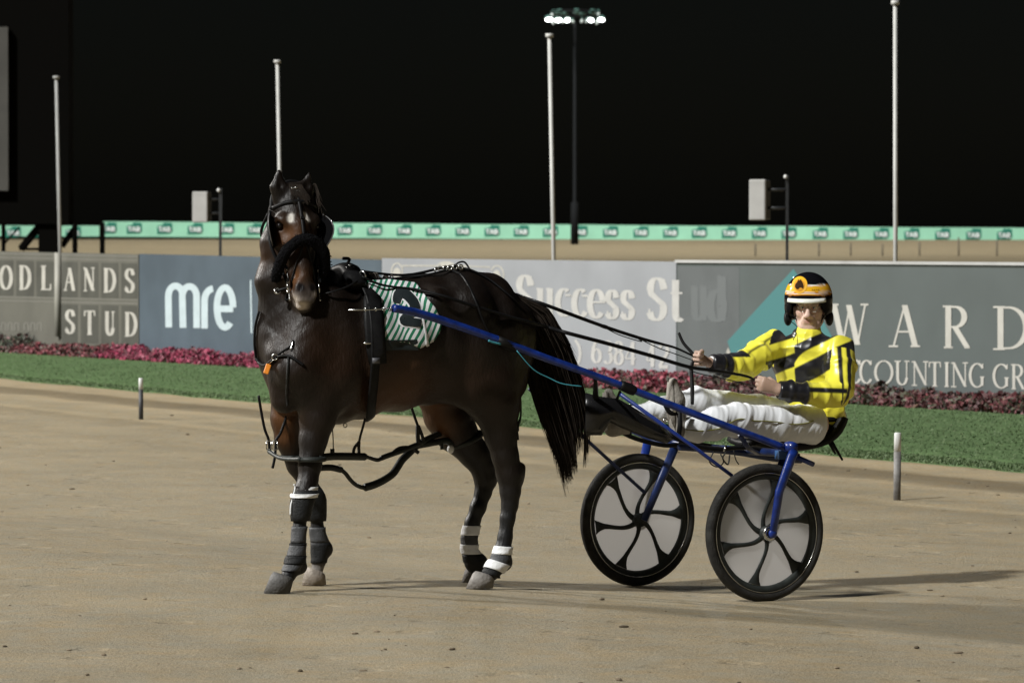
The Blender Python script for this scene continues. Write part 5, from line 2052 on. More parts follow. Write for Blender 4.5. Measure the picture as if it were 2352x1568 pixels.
# braces
for f_ in (lambda p: p, mir):
    q = MB(); q.tube([f_(SK(1425, 905, .45)), f_(SK(1600, 1031, .53)), f_(SK(1768, 1157, .60))], .0095, 10); q.build("brace", M_blue if f_(AX0 + LV)[0] == (AX0 + LV)[0] else M_bluedark, sulky)
# forks: outer and inner leg, crown
q = MB(); q.tube([SK(1824, 1034, .67), SK(1818, 1050, .675), SK(1790, 1128, .68), cN + LV * .075], [.027, .027, .024, .021], 12, flat=.62, up=LV); q.ell(cN + LV * .075, HV * .024, LV * .014, ZV * .024); q.build("fork_leg", M_blue, sulky)
q = MB(); q.tube([SK(1806, 1036, .54), cN - LV * .06], [.024, .020], 12, flat=.6, up=LV); q.build("fork_leg", M_bluedark, sulky)
q = MB(); q.tube([SK(1804, 1030, .53), SK(1812, 1026, .60), SK(1822, 1026, .68)], [.026, .030, .026], 10); q.build("fork_crown", M_blue, sulky)
q = MB(); q.tube([SK(1832, 1050, .64), SK(1868, 1066, .64)], .013, 12); q.build("fork_stub", M_blue, sulky)
for p0, m in ((.54, M_bluedark), (.68, M_blue)):
    a = mir(SK(1815, 1034, p0)); c_ = cF + LV * (.065 if p0 < .6 else -.065)
    q = MB(); q.tube([a, a * .5 + c_ * .5, c_], [.026, .024, .020], 12, flat=.6, up=LV); q.build("fork_leg", m, sulky)
q = MB(); q.tube([mir(SK(1804, 1030, .53)), mir(SK(1822, 1026, .68))], .028, 10); q.build("fork_crown", M_bluedark, sulky)
# axle arch
q = MB(); q.tube([SK(1803, 1034, .56), SK(1790, 1040, .4), mir(SK(1790, 1040, .4)), mir(SK(1803, 1034, .56))], .020, 12); q.build("axle", M_bluedark, sulky)
q = MB(); q.box(SK(1796, 1044, .55), HV * .03, LV * .02, ZV * .022); q.build("axle_bracket", mat("pale_blue_paint", (.03, .10, .26, 1), .4), sulky, smooth=False)
# seat
prof = [(1700, 1016), (1745, 1026), (1800, 1030), (1845, 1024), (1876, 1006), (1892, 984), (1899, 966)]
pr = spline([SK(u, v, 0) for u, v in prof], 4)
vs, fs = [], []
for p in pr:
    for j in range(7):
        x = -1 + 2 * j / 6
        vs.append(p + LV * .15 * x + ZV * (.022 * x * x) - HV * .02 * x * x)
n = len(pr)
fs = [(i * 7 + j, i * 7 + j + 1, (i + 1) * 7 + j + 1, (i + 1) * 7 + j) for i in range(n - 1) for j in range(6)]
q = MB(); q.add(vs, fs)
o = q.build("seat", M_black, sulky)
sm_ = o.modifiers.new("thickness", 'SOLIDIFY'); sm_.thickness = .035; sm_.offset = 0
for a in ((1900, 1008, .10), (1908, 1010, .02)):
    e = (1919, 1042, a[2]) if a[0] == 1900 else (1935, 1056, a[2])
    q = MB(); q.tube([SK(*a), SK(*e)], [.010, .006], 8); q.build("seat_rod", M_black, sulky)
# rails carrying seat and footrests
rail = [(1500, 972, .24), (1560, 1010, .24), (1640, 1031, .24), (1700, 1027, .24), (1760, 1034, .24), (1835, 1046, .24)]
rp = spline([SK(*a) for a in rail], 5)
q = MB(); q.tube(rp, .0115, 10); q.build("seat_rail", M_black, sulky)
q = MB(); q.tube([mir(p) for p in rp], .0115, 10); q.build("seat_rail", M_black, sulky)
q = MB(); q.tube(spline([SK(1560, 1026, .12), SK(1680, 1036, .1), SK(1780, 1052, .1), SK(1840, 1056, .1)], 4), .018, 10); q.build("seat_beam", M_bluedark, sulky)
# dust shield (black shell) on each side of the driver's feet
upe = [(1345, 903), (1373, 911), (1419, 917), (1446, 932), (1480, 953), (1516, 975), (1549, 1008)]
loe = [(1345, 998), (1380, 998), (1400, 968), (1428, 981), (1455, 992), (1490, 1005), (1530, 1016)]


def shield(f_):
    vs, fs = [], []
    N = 6
    for (u0, v0), (u1, v1) in zip(upe, loe):
        for j in range(N + 1):
            t = j / N
            vs.append(f_(SK(u0 + (u1 - u0) * t, v0 + (v1 - v0) * t, .26 + .035 * math.sin(math.pi * t))))
    for i in range(len(upe) - 1):
        for j in range(N):
            fs.append((i * (N + 1) + j, i * (N + 1) + j + 1, (i + 1) * (N + 1) + j + 1, (i + 1) * (N + 1) + j))
    q = MB(); q.add(vs, fs)
    o = q.build("dust_shield", mat("black_shell", (.012, .012, .013, 1), .22), sulky)
    s_ = o.modifiers.new("thickness", 'SOLIDIFY'); s_.thickness = .012; s_.offset = 0
    q = MB(); q.tube([f_(SK(1368, 862, .42)), f_(SK(1368, 880, .36)), f_(SK(1368, 912, .28))], [.006, .010, .016], 8); q.build("shield_bracket", M_black, sulky)
    q = MB(); q.tube([f_(SK(1424, 900, .43)), f_(SK(1417, 917, .28))], .008, 8); q.build("shield_bracket", M_black, sulky)


shield(lambda p: p)
# footrests with straps
for f_, m in ((lambda p: p, 1), (mir, 0)):
    q = MB(); q.tube([f_(SK(1560, 936, .24)), f_(SK(1562, 975, .24)), f_(SK(1558, 1010, .24))], .013, 10); q.build("footrest_post", M_black, sulky)
    q = MB(); q.tube([f_(SK(1530, 978, .24)), f_(SK(1530, 978, .02))], .012, 10); q.build("footrest", M_black, sulky)
q = MB()
q.tube(spline([SK(1528, 930, .22), SK(1540, 948, .225), SK(1560, 946, .22), SK(1567, 930, .2)], 4), .012, 8)
q.build("foot_strap", M_black, sulky)
q = MB(); q.box(SK(1551, 942, .245), HV * .012, LV * .004, ZV * .01); q.ring(SK(1528, 965, .25), LV, .012, .003, 10, 5); q.build("strap_buckle", M_steel, sulky)
# cords
q = MB(); q.tube(spline([SK(1122, 782, .36), SK(1132, 786, .36), SK(1150, 790, .36)], 3), .005, 6); q.tube(spline([SK(1187, 805, .36), SK(1225, 848, .37), SK(1262, 868, .38), SK(1292, 881, .40), SK(1336, 887, .42)], 5), .0026, 6); q.build("cord", M_cyan, sulky)
q = MB()
q.tube(spline([SK(1640, 1036, .2), SK(1630, 1060, .21), SK(1648, 1072, .22), SK(1662, 1060, .22), SK(1655, 1042, .2)], 5), .0035, 6)
q.tube(spline([SK(1668, 1038, .2), SK(1660, 1052, .2), SK(1672, 1066, .2), SK(1676, 1044, .2)], 5), .0045, 6)
q.tube(spline([SK(1685, 1034, .2), SK(1690, 1055, .2), SK(1697, 1066, .2)], 4), .003, 6)
q.build("hanging_cable", M_webbing, sulky)
q = MB(); q.tube([SK(1668, 1022, .25), SK(1662, 1036, .25)], .006, 6); q.build("clip", M_steel, sulky)
for f_ in (lambda p: p, mir):
    q = MB(); q.tube([f_(SK(1700, 1000, .56)), f_(SK(1720, 1030, .45)), f_(SK(1740, 1040, .25))], .012, 8); q.build("cross_stay", M_bluedark, sulky)

# ================================================================== DRIVER
DR = thing("person", SK(1868, 1000, 0) * np.array((1, 1, 0)), "seated driver in yellow and black striped jacket, white trousers and peaked helmet, holding reins", "person")
DB = np.array(P(1856, 850, 24.75))
RSH, LSH = P(1782, 780, 24.82), P(1926, 786, 24.72)
SHX = (LSH - RSH); SHX[2] = 0; SHX /= np.linalg.norm(SHX)           # along the shoulders
FWD = np.array((SHX[1], -SHX[0], 0.0))
if FWD[1] > 0:
    FWD = -FWD                                                     # the way the chest faces

R_SH, R_EL, R_CF, R_WR, R_HD = P(1785, 788, 24.80), P(1706, 843, 24.62), P(1652, 837, 24.50), P(1628, 832, 24.47), P(1597, 823, 24.42)
L_SH, L_EL, L_CF, L_WR, L_HD = P(1922, 795, 24.72), P(1930, 902, 24.56), P(1845, 902, 24.46), P(1790, 896, 24.43), P(1766, 885, 24.42)
HIPN, KNEEN, ANKN = SK(1866, 974, .12), SK(1690, 962, .13), SK(1570, 986, .14)
HIPF, KNEEF, ANKF = SK(1832, 958, -.12), SK(1600, 922, -.14), SK(1420, 976, -.14)
HC = P(1856, 706, 24.70)                                            # between the eyes
fu = np.array((-.16, -.97, -.06)); fu /= np.linalg.norm(fu)          # where the face looks
hz = ZV - fu * (ZV @ fu); hz /= np.linalg.norm(hz)
hx = np.cross(hz, fu)
if hx[0] < 0:
    hx = -hx                                                        # to the right of the picture


def FP(x, y, z):
    return HC + hx * x + fu * (y - .085) + hz * z


def torso_nodes(g):
    return [(P(1868, 962, 24.84), .165 + g, .125 + g), (P(1862, 905, 24.82), .160 + g, .120 + g), (P(1857, 838, 24.80), .178 + g, .125 + g), (P(1855, 792, 24.78), .150 + g, .105 + g), (P(1857, 772, 24.77), .085 + g, .075 + g)]


# ---- body (one continuous skin surface)
bs = Solid(np.array((.70, 24.05, .62)), np.array((1.95, 25.15, 1.58)), .0056)
bs.chain(torso_nodes(-.03), side=SHX, k=.03, cap=.6)
bs.cap(P(1857, 785, 24.77), FP(.0, -.01, -.10), (.060, .052), (.060, .055), side=SHX, k=.03)
for a, b_, c_, d_ in ((R_SH, R_EL, R_CF, R_WR), (L_SH, L_EL, L_CF, L_WR)):
    bs.chain([(a, .055, .055), (b_, .042, .042), (c_, .036, .036), (d_, .029, .026)], k=.02)
for a, b_, c_ in ((HIPN, KNEEN, ANKN), (HIPF, KNEEF, ANKF)):
    bs.chain([(a, .085, .085), (b_, .055, .055), (c_, .038, .038)], k=.03)
# head
bs.cap(FP(0, -.02, .045), FP(0, -.035, .05), (.076, .076), (.088, .088), side=hx, k=.02)
bs.cap(FP(0, .008, -.035), FP(0, .020, -.085), (.064, .046), (.070, .050), side=hx, k=.03)
bs.ball(FP(0, .060, -.108), .024, k=.025)
for s in (1, -1):
    bs.ball(FP(.040 * s, .045, -.030), .026, k=.03)
    bs.cap(FP(.012 * s, .080, .018), FP(.045 * s, .066, .018), .011, k=.015)
    bs.ball(FP(.031 * s, .090, -.001), .0155, k=.012, cut=True)
    bs.ball(FP(.030 * s, .066, -.002), .0125, k=.006)
    bs.ball(FP(.011 * s, .096, -.046), .0085, k=.008)
    bs.cap(FP(.055 * s, .015, -.075), FP(.030 * s, .052, -.100), .018, k=.03)
    bs.cap(FP(.022 * s, .086, -.048), FP(.032 * s, .070, -.075), .004, k=.02)
    bs.cap(FP(.078 * s, -.015, -.01), FP(.078 * s, -.012, -.045), (.012, .009), k=.012)
bs.cap(FP(0, .088, .006), FP(0, .108, -.042), (.010, .0135), k=.015)
bs.cap(FP(-.020, .084, -.068), FP(.020, .084, -.068), .0075, k=.010)
bs.cap(FP(-.017, .082, -.080), FP(.017, .082, -.080), .0080, k=.010)
bs.cap(FP(-.023, .094, -.0745), FP(.023, .094, -.0745), .0032, k=.006, cut=True)


def unit(a):
    a = np.asarray(a, float)
    return a / np.linalg.norm(a)


# hands: palm, four bent fingers of their own, thumb closing on the rein
def hand(wrist, knuck_c, across, palm_n, size=1.0):
    """across: from index to little finger; palm_n: out of the palm"""
    d = unit(knuck_c - wrist)
    across = unit(across - d * (across @ d))
    palm_n = unit(np.cross(d, across)) * np.sign(np.cross(d, across) @ palm_n)
    bs.cap(wrist, knuck_c - across * .0, (.030, .041), (.024, .017), side=across, k=.015)
    tips = []
    for i, (ofs, ln) in enumerate(((-.030, .92), (-.010, 1.0), (.010, .95), (.029, .76))):
        k0 = knuck_c + across * ofs + d * (.004 - .006 * abs(i - 1))
        p1 = k0 + (d * .75 + palm_n * .65) * .036 * ln
        p2 = p1 + (palm_n * .95 - d * .35) * .026 * ln
        p3 = p2 + (-d * .95 + palm_n * .05) * .020 * ln
        bs.chain([(k0, .0105, .0105), (p1, .0095, .0095)], k=.004)
        bs.chain([(p1, .0095, .0095), (p2, .0088, .0088), (p3, .0078, .0078)], k=.003)
        tips.append(p2)
    t0 = wrist + d * .028 - across * .026 + palm_n * .008
    t1 = t0 + (d * .55 - across * .35 + palm_n * .65) * .040
    t2 = t1 + (d * .75 + across * .35 + palm_n * .45) * .030
    bs.chain([(t0, .015, .015), (t1, .0115, .0115), (t2, .0092, .0092)], k=.006)
    return tips, knuck_c + palm_n * .032 + d * .012


downv = -ZV
_, gripR = hand(P(1615, 828, 24.455), R_HD + 0, downv + HV * .15, LV * 1.0 + FWD * .2 + np.array((0, -1.0, 0)))
_, gripL = hand(P(1788, 894, 24.43), P(1752, 882, 24.41), downv + HV * .1, np.array((0.2, 1.0, 0)))
BV, BF = bs.mesh(1)
skin = np.tile(np.array((0.64, 0.45, 0.37)), (len(BV), 1))


def sk_blend(c, p, r, a):
    w = np.clip(a * np.exp(-((BV - p) ** 2).sum(1) / (r * r)), 0, 1)[:, None]
    global skin
    skin = skin * (1 - w) + np.array(c) * w


for s in (1, -1):
    sk_blend((.70, .42, .35), FP(.042 * s, .06, -.035), .026, .5)
    sk_blend((.10, .06, .04), FP(.030 * s, .085, .021), .010, .9)
    sk_blend((.10, .06, .04), FP(.044 * s, .075, .021), .009, .8)
sk_blend((.40, .15, .12), FP(0, .088, -.0745), .012, .7)
sk_blend((.40, .15, .12), FP(.014, .084, -.0745), .008, .7)
sk_blend((.40, .15, .12), FP(-.014, .084, -.0745), .008, .7)
sk_blend((.70, .40, .33), FP(0, .105, -.043), .018, .5)
for hp_ in (P(1600, 824, 24.43), P(1752, 882, 24.40), P(1780, 892, 24.43), P(1622, 830, 24.46)):
    sk_blend((.36, .235, .165), hp_, .075, .75)
skin *= (1 + .10 * vnoise(BV, 40, 5))[:, None]
M_skin.node_tree.nodes["Principled BSDF"].inputs["Subsurface Weight"].default_value = 0.08
M_skin.node_tree.nodes["Principled BSDF"].inputs["Subsurface Radius"].default_value = (.01, .004, .002)
mesh_ob("body", BV, BF, M_skin, DR, True, skin)
for s in (1, -1):
    q = MB(); q.ell(FP(.030 * s, .072, -.001), hx * .0115, fu * .0115, hz * .0085, 14, 10); q.build("eye", mat("eye_white", (.5, .48, .45, 1), .2), DR)
    q = MB(); q.ell(FP(.029 * s, .0805, -.002), hx * .005, fu * .0035, hz * .005, 12, 8); q.build("iris", M_eye, DR)
# spectacles
q = MB()
for s in (1, -1):
    q.ring(FP(.031 * s, .097, -.004), fu, .0185, .0011, 20, 5)
q.tube([FP(-.012, .099, .002), FP(0, .101, .004), FP(.012, .099, .002)], .0012, 5)
for s in (1, -1):
    q.tube([FP(.050 * s, .095, .002), FP(.078 * s, .02, .004)], .0013, 5)
spec = q.build("spectacles", M_steel, DR)

# ---- jacket
jh = .0046
js = Solid(np.array((.85, 24.20, .72)), np.array((1.98, 25.12, 1.42)), jh)
js.chain(torso_nodes(.0), side=SHX, k=.035, cap=.55)
js.cap(P(1858, 770, 24.77), P(1859, 756, 24.755), (.070, .062), (.070, .060), side=SHX, k=.025, cap=.5)
js.chain([(R_SH, .078, .078), (P(1745, 815, 24.70), .076, .076), (R_EL, .076, .072), (P(1680, 843, 24.57), .068, .066), (P(1664, 839, 24.53), .058, .056), (R_CF, .050, .050), (P(1635, 834, 24.48), .048, .048)], k=.035, cap=.35)
js.chain([(L_SH, .088, .088), (P(1930, 845, 24.64), .082, .082), (L_EL, .078, .074), (P(1890, 908, 24.51), .068, .064), (P(1850, 902, 24.47), .054, .052), (P(1815, 899, 24.45), .050, .050), (P(1792, 897, 24.435), .048, .048)], k=.035, cap=.35)
js.cap(P(1895, 950, 24.80), P(1912, 975, 24.86), (.10, .05), (.08, .04), side=SHX, k=.04)
Gx, Gy, Gz = js.grid()
pp_ = np.stack([Gx.ravel(), Gy.ravel(), Gz.ravel()], 1)
nearm = (np.abs(js.d) < .05).ravel()
fold = np.zeros(len(pp_), np.float32)
pq = pp_[nearm]


def ridges(p, scale, seed, stretch):
    """long soft creases: noise squeezed along one way, turned to ridges"""
    q_ = p @ stretch
    n_ = vnoise(q_, scale, seed, 2)
    return (1 - np.abs(n_)) ** 2 - .45


S1 = np.diag((1.0, 1.0, .55))
fold[nearm] = .0065 * ridges(pq, 16, 41, S1) + .0045 * ridges(pq, 30, 42, np.diag((.6, .6, 1.0)))
js.d -= fold.reshape(js.d.shape)
# open the cuffs and collar
js.cap(P(1628, 832, 24.467), P(1600, 826, 24.43), .046, k=.004, cap=.2, cut=True)
js.cap(P(1786, 896, 24.43), P(1755, 889, 24.42), .046, k=.004, cap=.2, cut=True)
JV, JF = js.mesh(1)
TC = P(1822, 800, 24.67)                                             # front seam, below the collar
loc = JV - TC
xs_ = loc @ SHX
zs_ = loc[:, 2]
jc = np.tile(np.array((0.88, 0.81, 0.07)), (len(JV), 1))
BLK = np.array((0.010, 0.010, 0.013))
PXM = 1 / 442.0


def seg_dist(p, a, b_):
    ab = b_ - a
    t = np.clip(((p - a) @ ab) / (ab @ ab), 0, 1)
    return np.linalg.norm(p - (a + t[:, None] * ab), axis=1), t


dR1, tR1 = seg_dist(JV, R_SH, R_EL)
dR2, tR2 = seg_dist(JV, R_EL, P(1635, 834, 24.48))
dL1, tL1 = seg_dist(JV, L_SH, L_EL)
dL2, tL2 = seg_dist(JV, L_EL, P(1792, 897, 24.435))
dT, tT = seg_dist(JV, P(1868, 962, 24.84), P(1856, 790, 24.78))
armR = np.minimum(dR1, dR2) + .0
armL = np.minimum(dL1, dL2)
isR = (armR < .105) & (xs_ < -.118 - .10 * np.clip(-zs_ - .02, 0, .3))
isL = (armL < .112) & ~((dL1 < dL2) & (tL1 < .22)) & ((xs_ > .205) | (dL2 < .082) & (tL2 > .12))
torso = ~(isR | isL)
# broad diagonal bands rising to the right, stepped at the front seam
wl = zs_ - .36 * xs_
wr = zs_ - .50 * xs_


def soft(q_, lo_, hi_, e=.0075):
    return np.clip((q_ - lo_) / e + .5, 0, 1) * np.clip((hi_ - q_) / e + .5, 0, 1)


def paint(m_, c=BLK):
    global jc
    m_ = np.clip(m_, 0, 1)[:, None]
    jc = jc * (1 - m_) + np.array(c) * m_


lft = np.clip(.5 - xs_ / .006, 0, 1)
bl = np.maximum.reduce([soft(wl, .059, .132), soft(wl, -.096, -.023), soft(wl, -.255, -.180)])
br = np.maximum(soft(wr, -.044 - .035 * np.exp(-np.clip(xs_, 0, 9) / .02), .016), soft(wr, -.208, -.104))
paint(torso * (lft * bl + (1 - lft) * br))
# waistband, lower at the near hip
paint(torso * np.clip((-.318 - .44 * xs_ - zs_) / .008 + .5, 0, 1))
# cuffs and twin stripes down the sleeves
paint(isR * (dR2 < dR1) * np.clip((tR2 - .56) / .06 + .5, 0, 1))
paint(isL * (dL2 < dL1) * np.clip((tL2 - .60) / .04 + .5, 0, 1))
ax1 = unit(L_EL - L_SH)
relL = JV - L_SH
perp = relL - np.outer(relL @ ax1, ax1)
ang = np.arctan2(perp @ unit(SHX), perp @ unit(FWD))
up_ok = isL * (dL1 < dL2 + .004)
paint(up_ok * np.maximum(soft(ang, .19, .51, .09), soft(ang, .82, 1.14, .09)))
ax2 = unit(P(1792, 897, 24.435) - L_EL)
rel2 = JV - L_EL
up2 = unit(ZV - ax2 * (ZV @ ax2))
paint(isL * (dL2 < dL1) * soft(rel2 @ up2, -.001, .025) * ((rel2 @ np.array((0, -1.0, 0))) > 0))
ax3 = unit(R_EL - R_SH)
up3 = unit(ZV - ax3 * (ZV @ ax3))
paint(isR * (dR1 < dR2 + .01) * soft((JV - R_SH) @ up3, .064, .071) * (tR1 > .22))
paint(isR * (dR2 < dR1) * np.clip(((JV - R_EL)[:, 2] - .055) / .006 + .5, 0, 1))
M_satin = mat("satin", (1, 1, 1, 1), 0.33, spec=0.5, attr="col", sheen=0.08)
M_satin.node_tree.nodes["Principled BSDF"].inputs["Anisotropic"].default_value = 0.3
mesh_ob("jacket", JV, JF, M_satin, DR, True, jc)

# ---- trousers
ts = Solid(np.array((.40, 24.10, .58)), np.array((1.95, 25.15, 1.12)), .0056)
ts.chain([(HIPN, .105, .105), (SK(1780, 974, .13), .090, .088), (KNEEN, .084, .084), (SK(1640, 974, .135), .078, .078), (SK(1600, 982, .14), .068, .068), (ANKN, .056, .056)], k=.04, cap=.6)
ts.chain([(HIPF, .105, .10), (SK(1740, 945, -.13), .085, .082), (KNEEF, .072, .072), (SK(1560, 930, -.14), .064, .064), (SK(1510, 942, -.14), .058, .058), (SK(1450, 958, -.14), .052, .052), (ANKF, .045, .045)], k=.04, cap=.6)
ts.chain([(P(1872, 965, 24.86), .165, .125), (P(1866, 940, 24.84), .158, .118)], side=SHX, k=.05)
Gx, Gy, Gz = ts.grid()
pp_ = np.stack([Gx.ravel(), Gy.ravel(), Gz.ravel()], 1)
nearm = (np.abs(ts.d) < .05).ravel()
fold = np.zeros(len(pp_), np.float32)
pq = pp_[nearm]
hcoord = np.stack([pq @ HV * 1.5 + pq[:, 2] * .7, pq @ LV * .22, pq[:, 2] * .22], 1)
fold[nearm] = .0075 * ridges(hcoord, 13, 51, np.eye(3)) + .0045 * ridges(hcoord, 26, 52, np.eye(3))
ts.d -= fold.reshape(ts.d.shape)
TV, TF = ts.mesh(1)
tcx = np.tile(np.array((0.76, 0.78, 0.81)), (len(TV), 1))
mesh_ob("trousers", TV, TF, mat("white_trousers", (1, 1, 1, 1), .75, attr="col", sheen=.1), DR, True, tcx)
TB = BVHTree.FromPolygons([Vector(p) for p in TV], [list(map(int, f)) for f in TF])


def ontr(u, v, off=.003):
    d = ray(u, v); d /= np.linalg.norm(d)
    r = TB.ray_cast(Vector(CAM), Vector(d))
    if r[0] is None:
        return None
    n = np.array(r[1]); n = -n if n @ d > 0 else n
    return np.array(r[0]) + n * off


pip = [ontr(u, v) for u, v in ((1868, 966), (1850, 972), (1820, 974), (1790, 970), (1760, 967), (1730, 966), (1705, 962), (1690, 964), (1675, 972), (1660, 981), (1640, 986), (1610, 989), (1575, 986))]
q = MB(); q.tube(spline([p for p in pip if p is not None], 4), .0032, 5); q.build("trouser_piping", mat("dark_yellow_piping", (.16, .15, .02, 1), .6), DR)
# waistband gap filler belt
q = MB(); q.ring(P(1872, 960, 24.85), ZV, .150, .016, 32, 8); q.build("belt", M_black, DR)

# ---- boots
M_suede = mat("grey_beige_boot", (.26, .24, .21, 1), .8, var=.25, vscale=25, bump=.3, bscale=80)


def boot(heel, mid, toe, l):
    s_ = Solid(np.minimum.reduce([SK(*heel, l), SK(*toe, l), SK(*mid, l)]) - .09, np.maximum.reduce([SK(*heel, l), SK(*toe, l), SK(*mid, l)]) + .09, .006)
    a, b_, c_ = SK(*heel, l), SK(*mid, l), SK(*toe, l)
    s_.cap(a, b_, (.040, .045), (.045, .044), side=LV, k=.02)
    s_.cap(b_, c_, (.046, .030), (.040, .020), side=LV, k=.02)
    s_.cap(a, a + (SK(1600, 984, l) - SK(1563, 990, l)) * .9, .045, k=.02)
    v, f = s_.mesh(2)
    mesh_ob("boot", v, f, M_suede, DR)
    q = MB()
    n_ = unit(np.cross(unit(c_ - a), LV))
    if n_ @ HV < 0:
        n_ = -n_
    q.tube([a + n_ * .035, b_ + n_ * .036, c_ + n_ * .018], [.034, .040, .026], 10, flat=.25, up=n_); q.build("boot_sole", M_suede, DR)


boot((1558, 986), (1553, 918), (1546, 876), .14)
boot((1408, 982), (1404, 930), (1398, 900), -.14)

# ---- helmet
HELC = P(1857, 687, 24.815)
hcx, hcy, hcz = .1262, .132, .142
M_helm = mat("helmet_shell", (1, 1, 1, 1), .14, spec=.07, attr="col")
vs, fs, cs = [], [], []
NPH, NTH = 72, 60
YEL, WHT, KBL, ORG = (.80, .42, .02), (.80, .78, .74), (.006, .006, .008), (.55, .20, .02)
for i in range(NPH):
    ph_ = 2 * math.pi * i / NPH                                       # 0 = front
    c_ = math.cos(ph_)
    # lower edge: high over the face, low over ears and nape
    lowz = np.interp(c_, [-1, -.2, .25, .62, .80, 1], [-.108, -.112, -.108, -.070, -.008, -.002])
    th_max = math.acos(max(-1, lowz / hcz))
    for j in range(NTH + 1):
        t = th_max * j / NTH
        r = math.sin(t)
        p = HELC + hx * hcx * r * math.sin(ph_) + fu * hcy * r * c_ + hz * hcz * math.cos(t)
        z_ = hcz * math.cos(t)
        if z_ < -.02 and c_ < .6:
            p = p + (hx * math.sin(ph_) * .010 + fu * c_ * .008) * min(1, (-.02 - z_) / .04)
        col = KBL
        if .028 < z_ < .083:
            col = YEL
            if .0755 < z_ < .079 or .0355 < z_ < .039 or .0440 < z_ < .0465:
                col = WHT
            if z_ < .033 or (.039 < z_ < .044):
                col = ORG
            if .079 < z_:
                col = WHT if z_ > .0805 else ORG
        vs.append(p); cs.append(col + (1,))
W_ = NTH + 1
for i in range(NPH):
    for j in range(NTH):
        fs.append((i * W_ + j, i * W_ + j + 1, ((i + 1) % NPH) * W_ + j + 1, ((i + 1) % NPH) * W_ + j))
helmet = mesh_ob("helmet", vs, fs, M_helm, DR, True, cs)
sm_ = helmet.modifiers.new("thickness", 'SOLIDIFY'); sm_.thickness = .014; sm_.offset = -1


def onhelm(x, z, off=.002):
    """point on the helmet's front at sideways x, height z"""
    y = hcy * math.sqrt(max(0, 1 - (x / hcx) ** 2 - (z / hcz) ** 2))
    n_ = unit(hx * x / hcx ** 2 + fu * y / hcy ** 2 + hz * z / hcz ** 2)
    return HELC + hx * x + fu * y + hz * z + n_ * off


def helm_patch(cx, cz, poly, m, off, name):
    q = MB()
    n = len(poly)
    vs, fs = [onhelm(cx, cz, off)], []
    R_ = 5
    for r in range(1, R_ + 1):
        for x, z in poly:
            vs.append(onhelm(cx + x * r / R_, cz + z * r / R_, off))
    for k_ in range(n):
        fs.append((0, 1 + k_, 1 + (k_ + 1) % n))
        for r in range(R_ - 1):
            a, b_ = 1 + r * n + k_, 1 + r * n + (k_ + 1) % n
            fs.append((a, a + n, b_ + n, b_))
    q.add(vs, fs)
    return q.build(name, m, helmet)


BX, BZ = -.036, .080
circ = lambda r: [(r * math.cos(2 * math.pi * i / 28), r * math.sin(2 * math.pi * i / 28)) for i in range(28)]
helm_patch(BX, BZ, circ(.042), mat("badge_yellow", (.80, .42, .02, 1), .5, spec=.2), .002, "badge")
helm_patch(BX - .001, BZ - .002, [(x * .86, y * .86) for x, y in circ(.034)], mat("badge_gold", (.60, .27, .02, 1), .6, spec=.1), .0035, "badge_disc")
hp = [(-.006, .028), (-.003, .020), (.003, .022), (.006, .029), (.010, .020), (.018, .010), (.024, -.006), (.020, -.018), (.010, -.012), (.002, -.014), (-.004, -.022), (-.014, -.020), (-.022, -.010), (-.020, .004), (-.012, .012)]
helm_patch(BX, BZ, hp, mat("badge_horse_brown", (.035, .015, .006, 1), .7, spec=.05), .005, "badge_emblem")
q = MB()
for x0 in (.030, .040, .050, .060):
    q.tube([onhelm(x0, .062 - .002, .001), onhelm(x0 + .006, .052 + .002 * math.sin(x0 * 300), .001)], .0016, 5)
q.build("band_lettering", M_black, helmet)
# peak
vs, fs = [], []
for i in range(21):
    a = -1 + 2 * i / 20
    x = a * .098
    base = onhelm(x, .008, .0)
    for t, dz in ((0, .004), (.4, .003), (.75, -.004), (1.0, -.012)):
        vs.append(base + fu * (.030 * t * (1 - .55 * a * a)) + hz * (dz - .004) - hx * 0)
fs = [(i * 4 + j, i * 4 + j + 1, (i + 1) * 4 + j + 1, (i + 1) * 4 + j) for i in range(20) for j in range(3)]
q = MB(); q.add(vs, fs)
o = q.build("peak", mat("peak_white", (.80, .82, .76, 1), .35), helmet)
sm_ = o.modifiers.new("thickness", 'SOLIDIFY'); sm_.thickness = .009; sm_.offset = 0
# ear guards, chin straps, ear pads
for s in (1, -1):
    q = MB(); q.ell(HELC + hx * .108 * s + fu * -.005 + hz * -.098, hx * .022, fu * .050, hz * .042, 16, 10); q.build("ear_pad", M_black, helmet)
    q = MB(); q.tube(spline([HELC + hx * .112 * s + fu * .06 - hz * .05, FP(.070 * s, .035, -.06), FP(.050 * s, .045, -.105), FP(.0, .055, -.136)], 5), .0035, 6); q.build("chin_strap", M_black, helmet)
q = MB(); q.ell(FP(.058, .042, -.088), hx * .006, fu * .004, hz * .006, 8, 6); q.build("strap_stud", M_steel, helmet)
q = MB(); q.tube(spline([HELC + hx * -.118 + fu * .04 - hz * .03, HELC + hx * -.110 + fu * .05 - hz * .09, FP(-.062, .03, -.11), P(1822, 780, 24.66)], 5), .0022, 5); q.build("loose_cord", M_black, helmet)

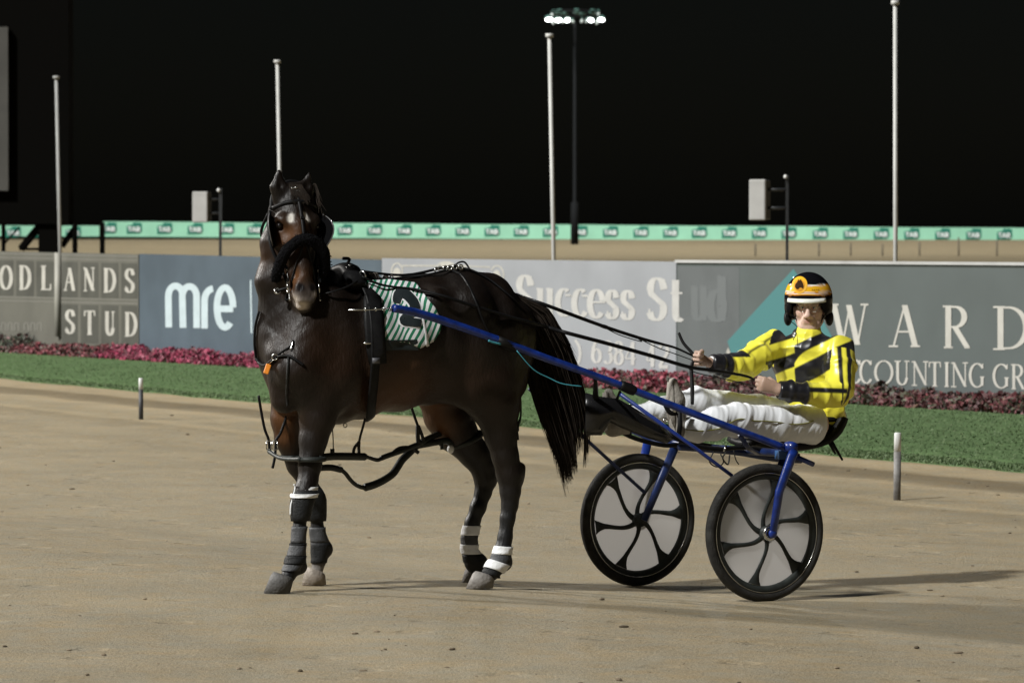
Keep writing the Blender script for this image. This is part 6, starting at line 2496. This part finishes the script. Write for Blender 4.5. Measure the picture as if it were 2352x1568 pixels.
# ================================================================== WHIP AND REINS
q = MB()
q.tube(spline([P(1559, 764, 24.44), P(1570, 788, 24.425), gripR * .6 + P(1582, 812, 24.41) * .4, P(1588, 842, 24.39), P(1590, 890, 24.36), P(1590, 928, 24.34)], 5), [.007, .008, .009, .010, .011, .009], 8)
whip = q.build("whip", M_black, loc=P(1582, 812, 24.41))
tag(whip, "thin black whip held upright in the driver's far hand", "whip")
reins = thing("reins", HW(1000, 660, 0), "long black reins running from bit and saddle over the rump to the driver's hands", "reins")


def rein(pts, r, m=M_black, name="rein"):
    q = MB(); q.tube(spline(pts, 5), r if np.isscalar(r) else [x * 1.3 for x in r], 6, flat=.75, up=ZV); return q.build(name, m, reins)


# near rein: over the saddle cloth and thigh, then free to the near hand
nearr = [B(829, 655, .05), B(861, 664, .035), B(900, 668, .03), B(950, 675, .03), B(1010, 683, .03), B(1075, 700, .02), B(1140, 724, .02), B(1200, 742, .03), HW(1260, 752, .16), SK(1301, 764, .22), SK(1400, 790, .22), SK(1500, 818, .20), SK(1580, 842, .18), SK(1640, 851, .16), P(1716, 864, 24.43), gripL]
rein(nearr, [.006, .006, .007, .009, .010, .010, .010, .009, .004])
rein([SK(1530, 824, .20), SK(1575, 842, .18), SK(1600, 856, .17), SK(1665, 870, .16), P(1725, 884, 24.42), gripL - ZV * .012], .0035, M_webbing)
# far rein: along the top of the croup to the far hand
farr = [topc + ZV * .04 - LV * .03, B(930, 641, .02) - LV * .03, B(1040, 621, .02) - LV * .03, HW(1072, 621, -.02), HW(1142, 659, -.03), HW(1200, 682, -.03), SK(1258, 702, -.02), SK(1380, 747, -.02), SK(1469, 776, -.02), SK(1520, 790, -.02), SK(1555, 800, -.01), gripR]
rein(farr, [.006, .007, .008, .010, .010, .009, .007, .005])
rein([SK(1380, 747, -.02), SK(1420, 768, -.02), SK(1472, 784, -.02), SK(1466, 778, -.02)], .0035, M_webbing)
rein([SK(1465, 776, -.02), SK(1510, 798, -.02), SK(1555, 814, -.01), gripR - ZV * .02], .0035, M_webbing)
q = MB(); q.tube(spline([SK(1365, 742, -.02), SK(1385, 752, -.02), SK(1400, 755, -.02), SK(1392, 748, -.02), SK(1372, 744, -.02)], 4), .004, 6); q.build("rein_loop", M_webbing, reins)
# from the saddle forward to the bit
rein([B(829, 655, .05), B(790, 668, .04), B(760, 675, .03), wd(.09, -.03, .55), wd(.078, .0, .53)], .006)
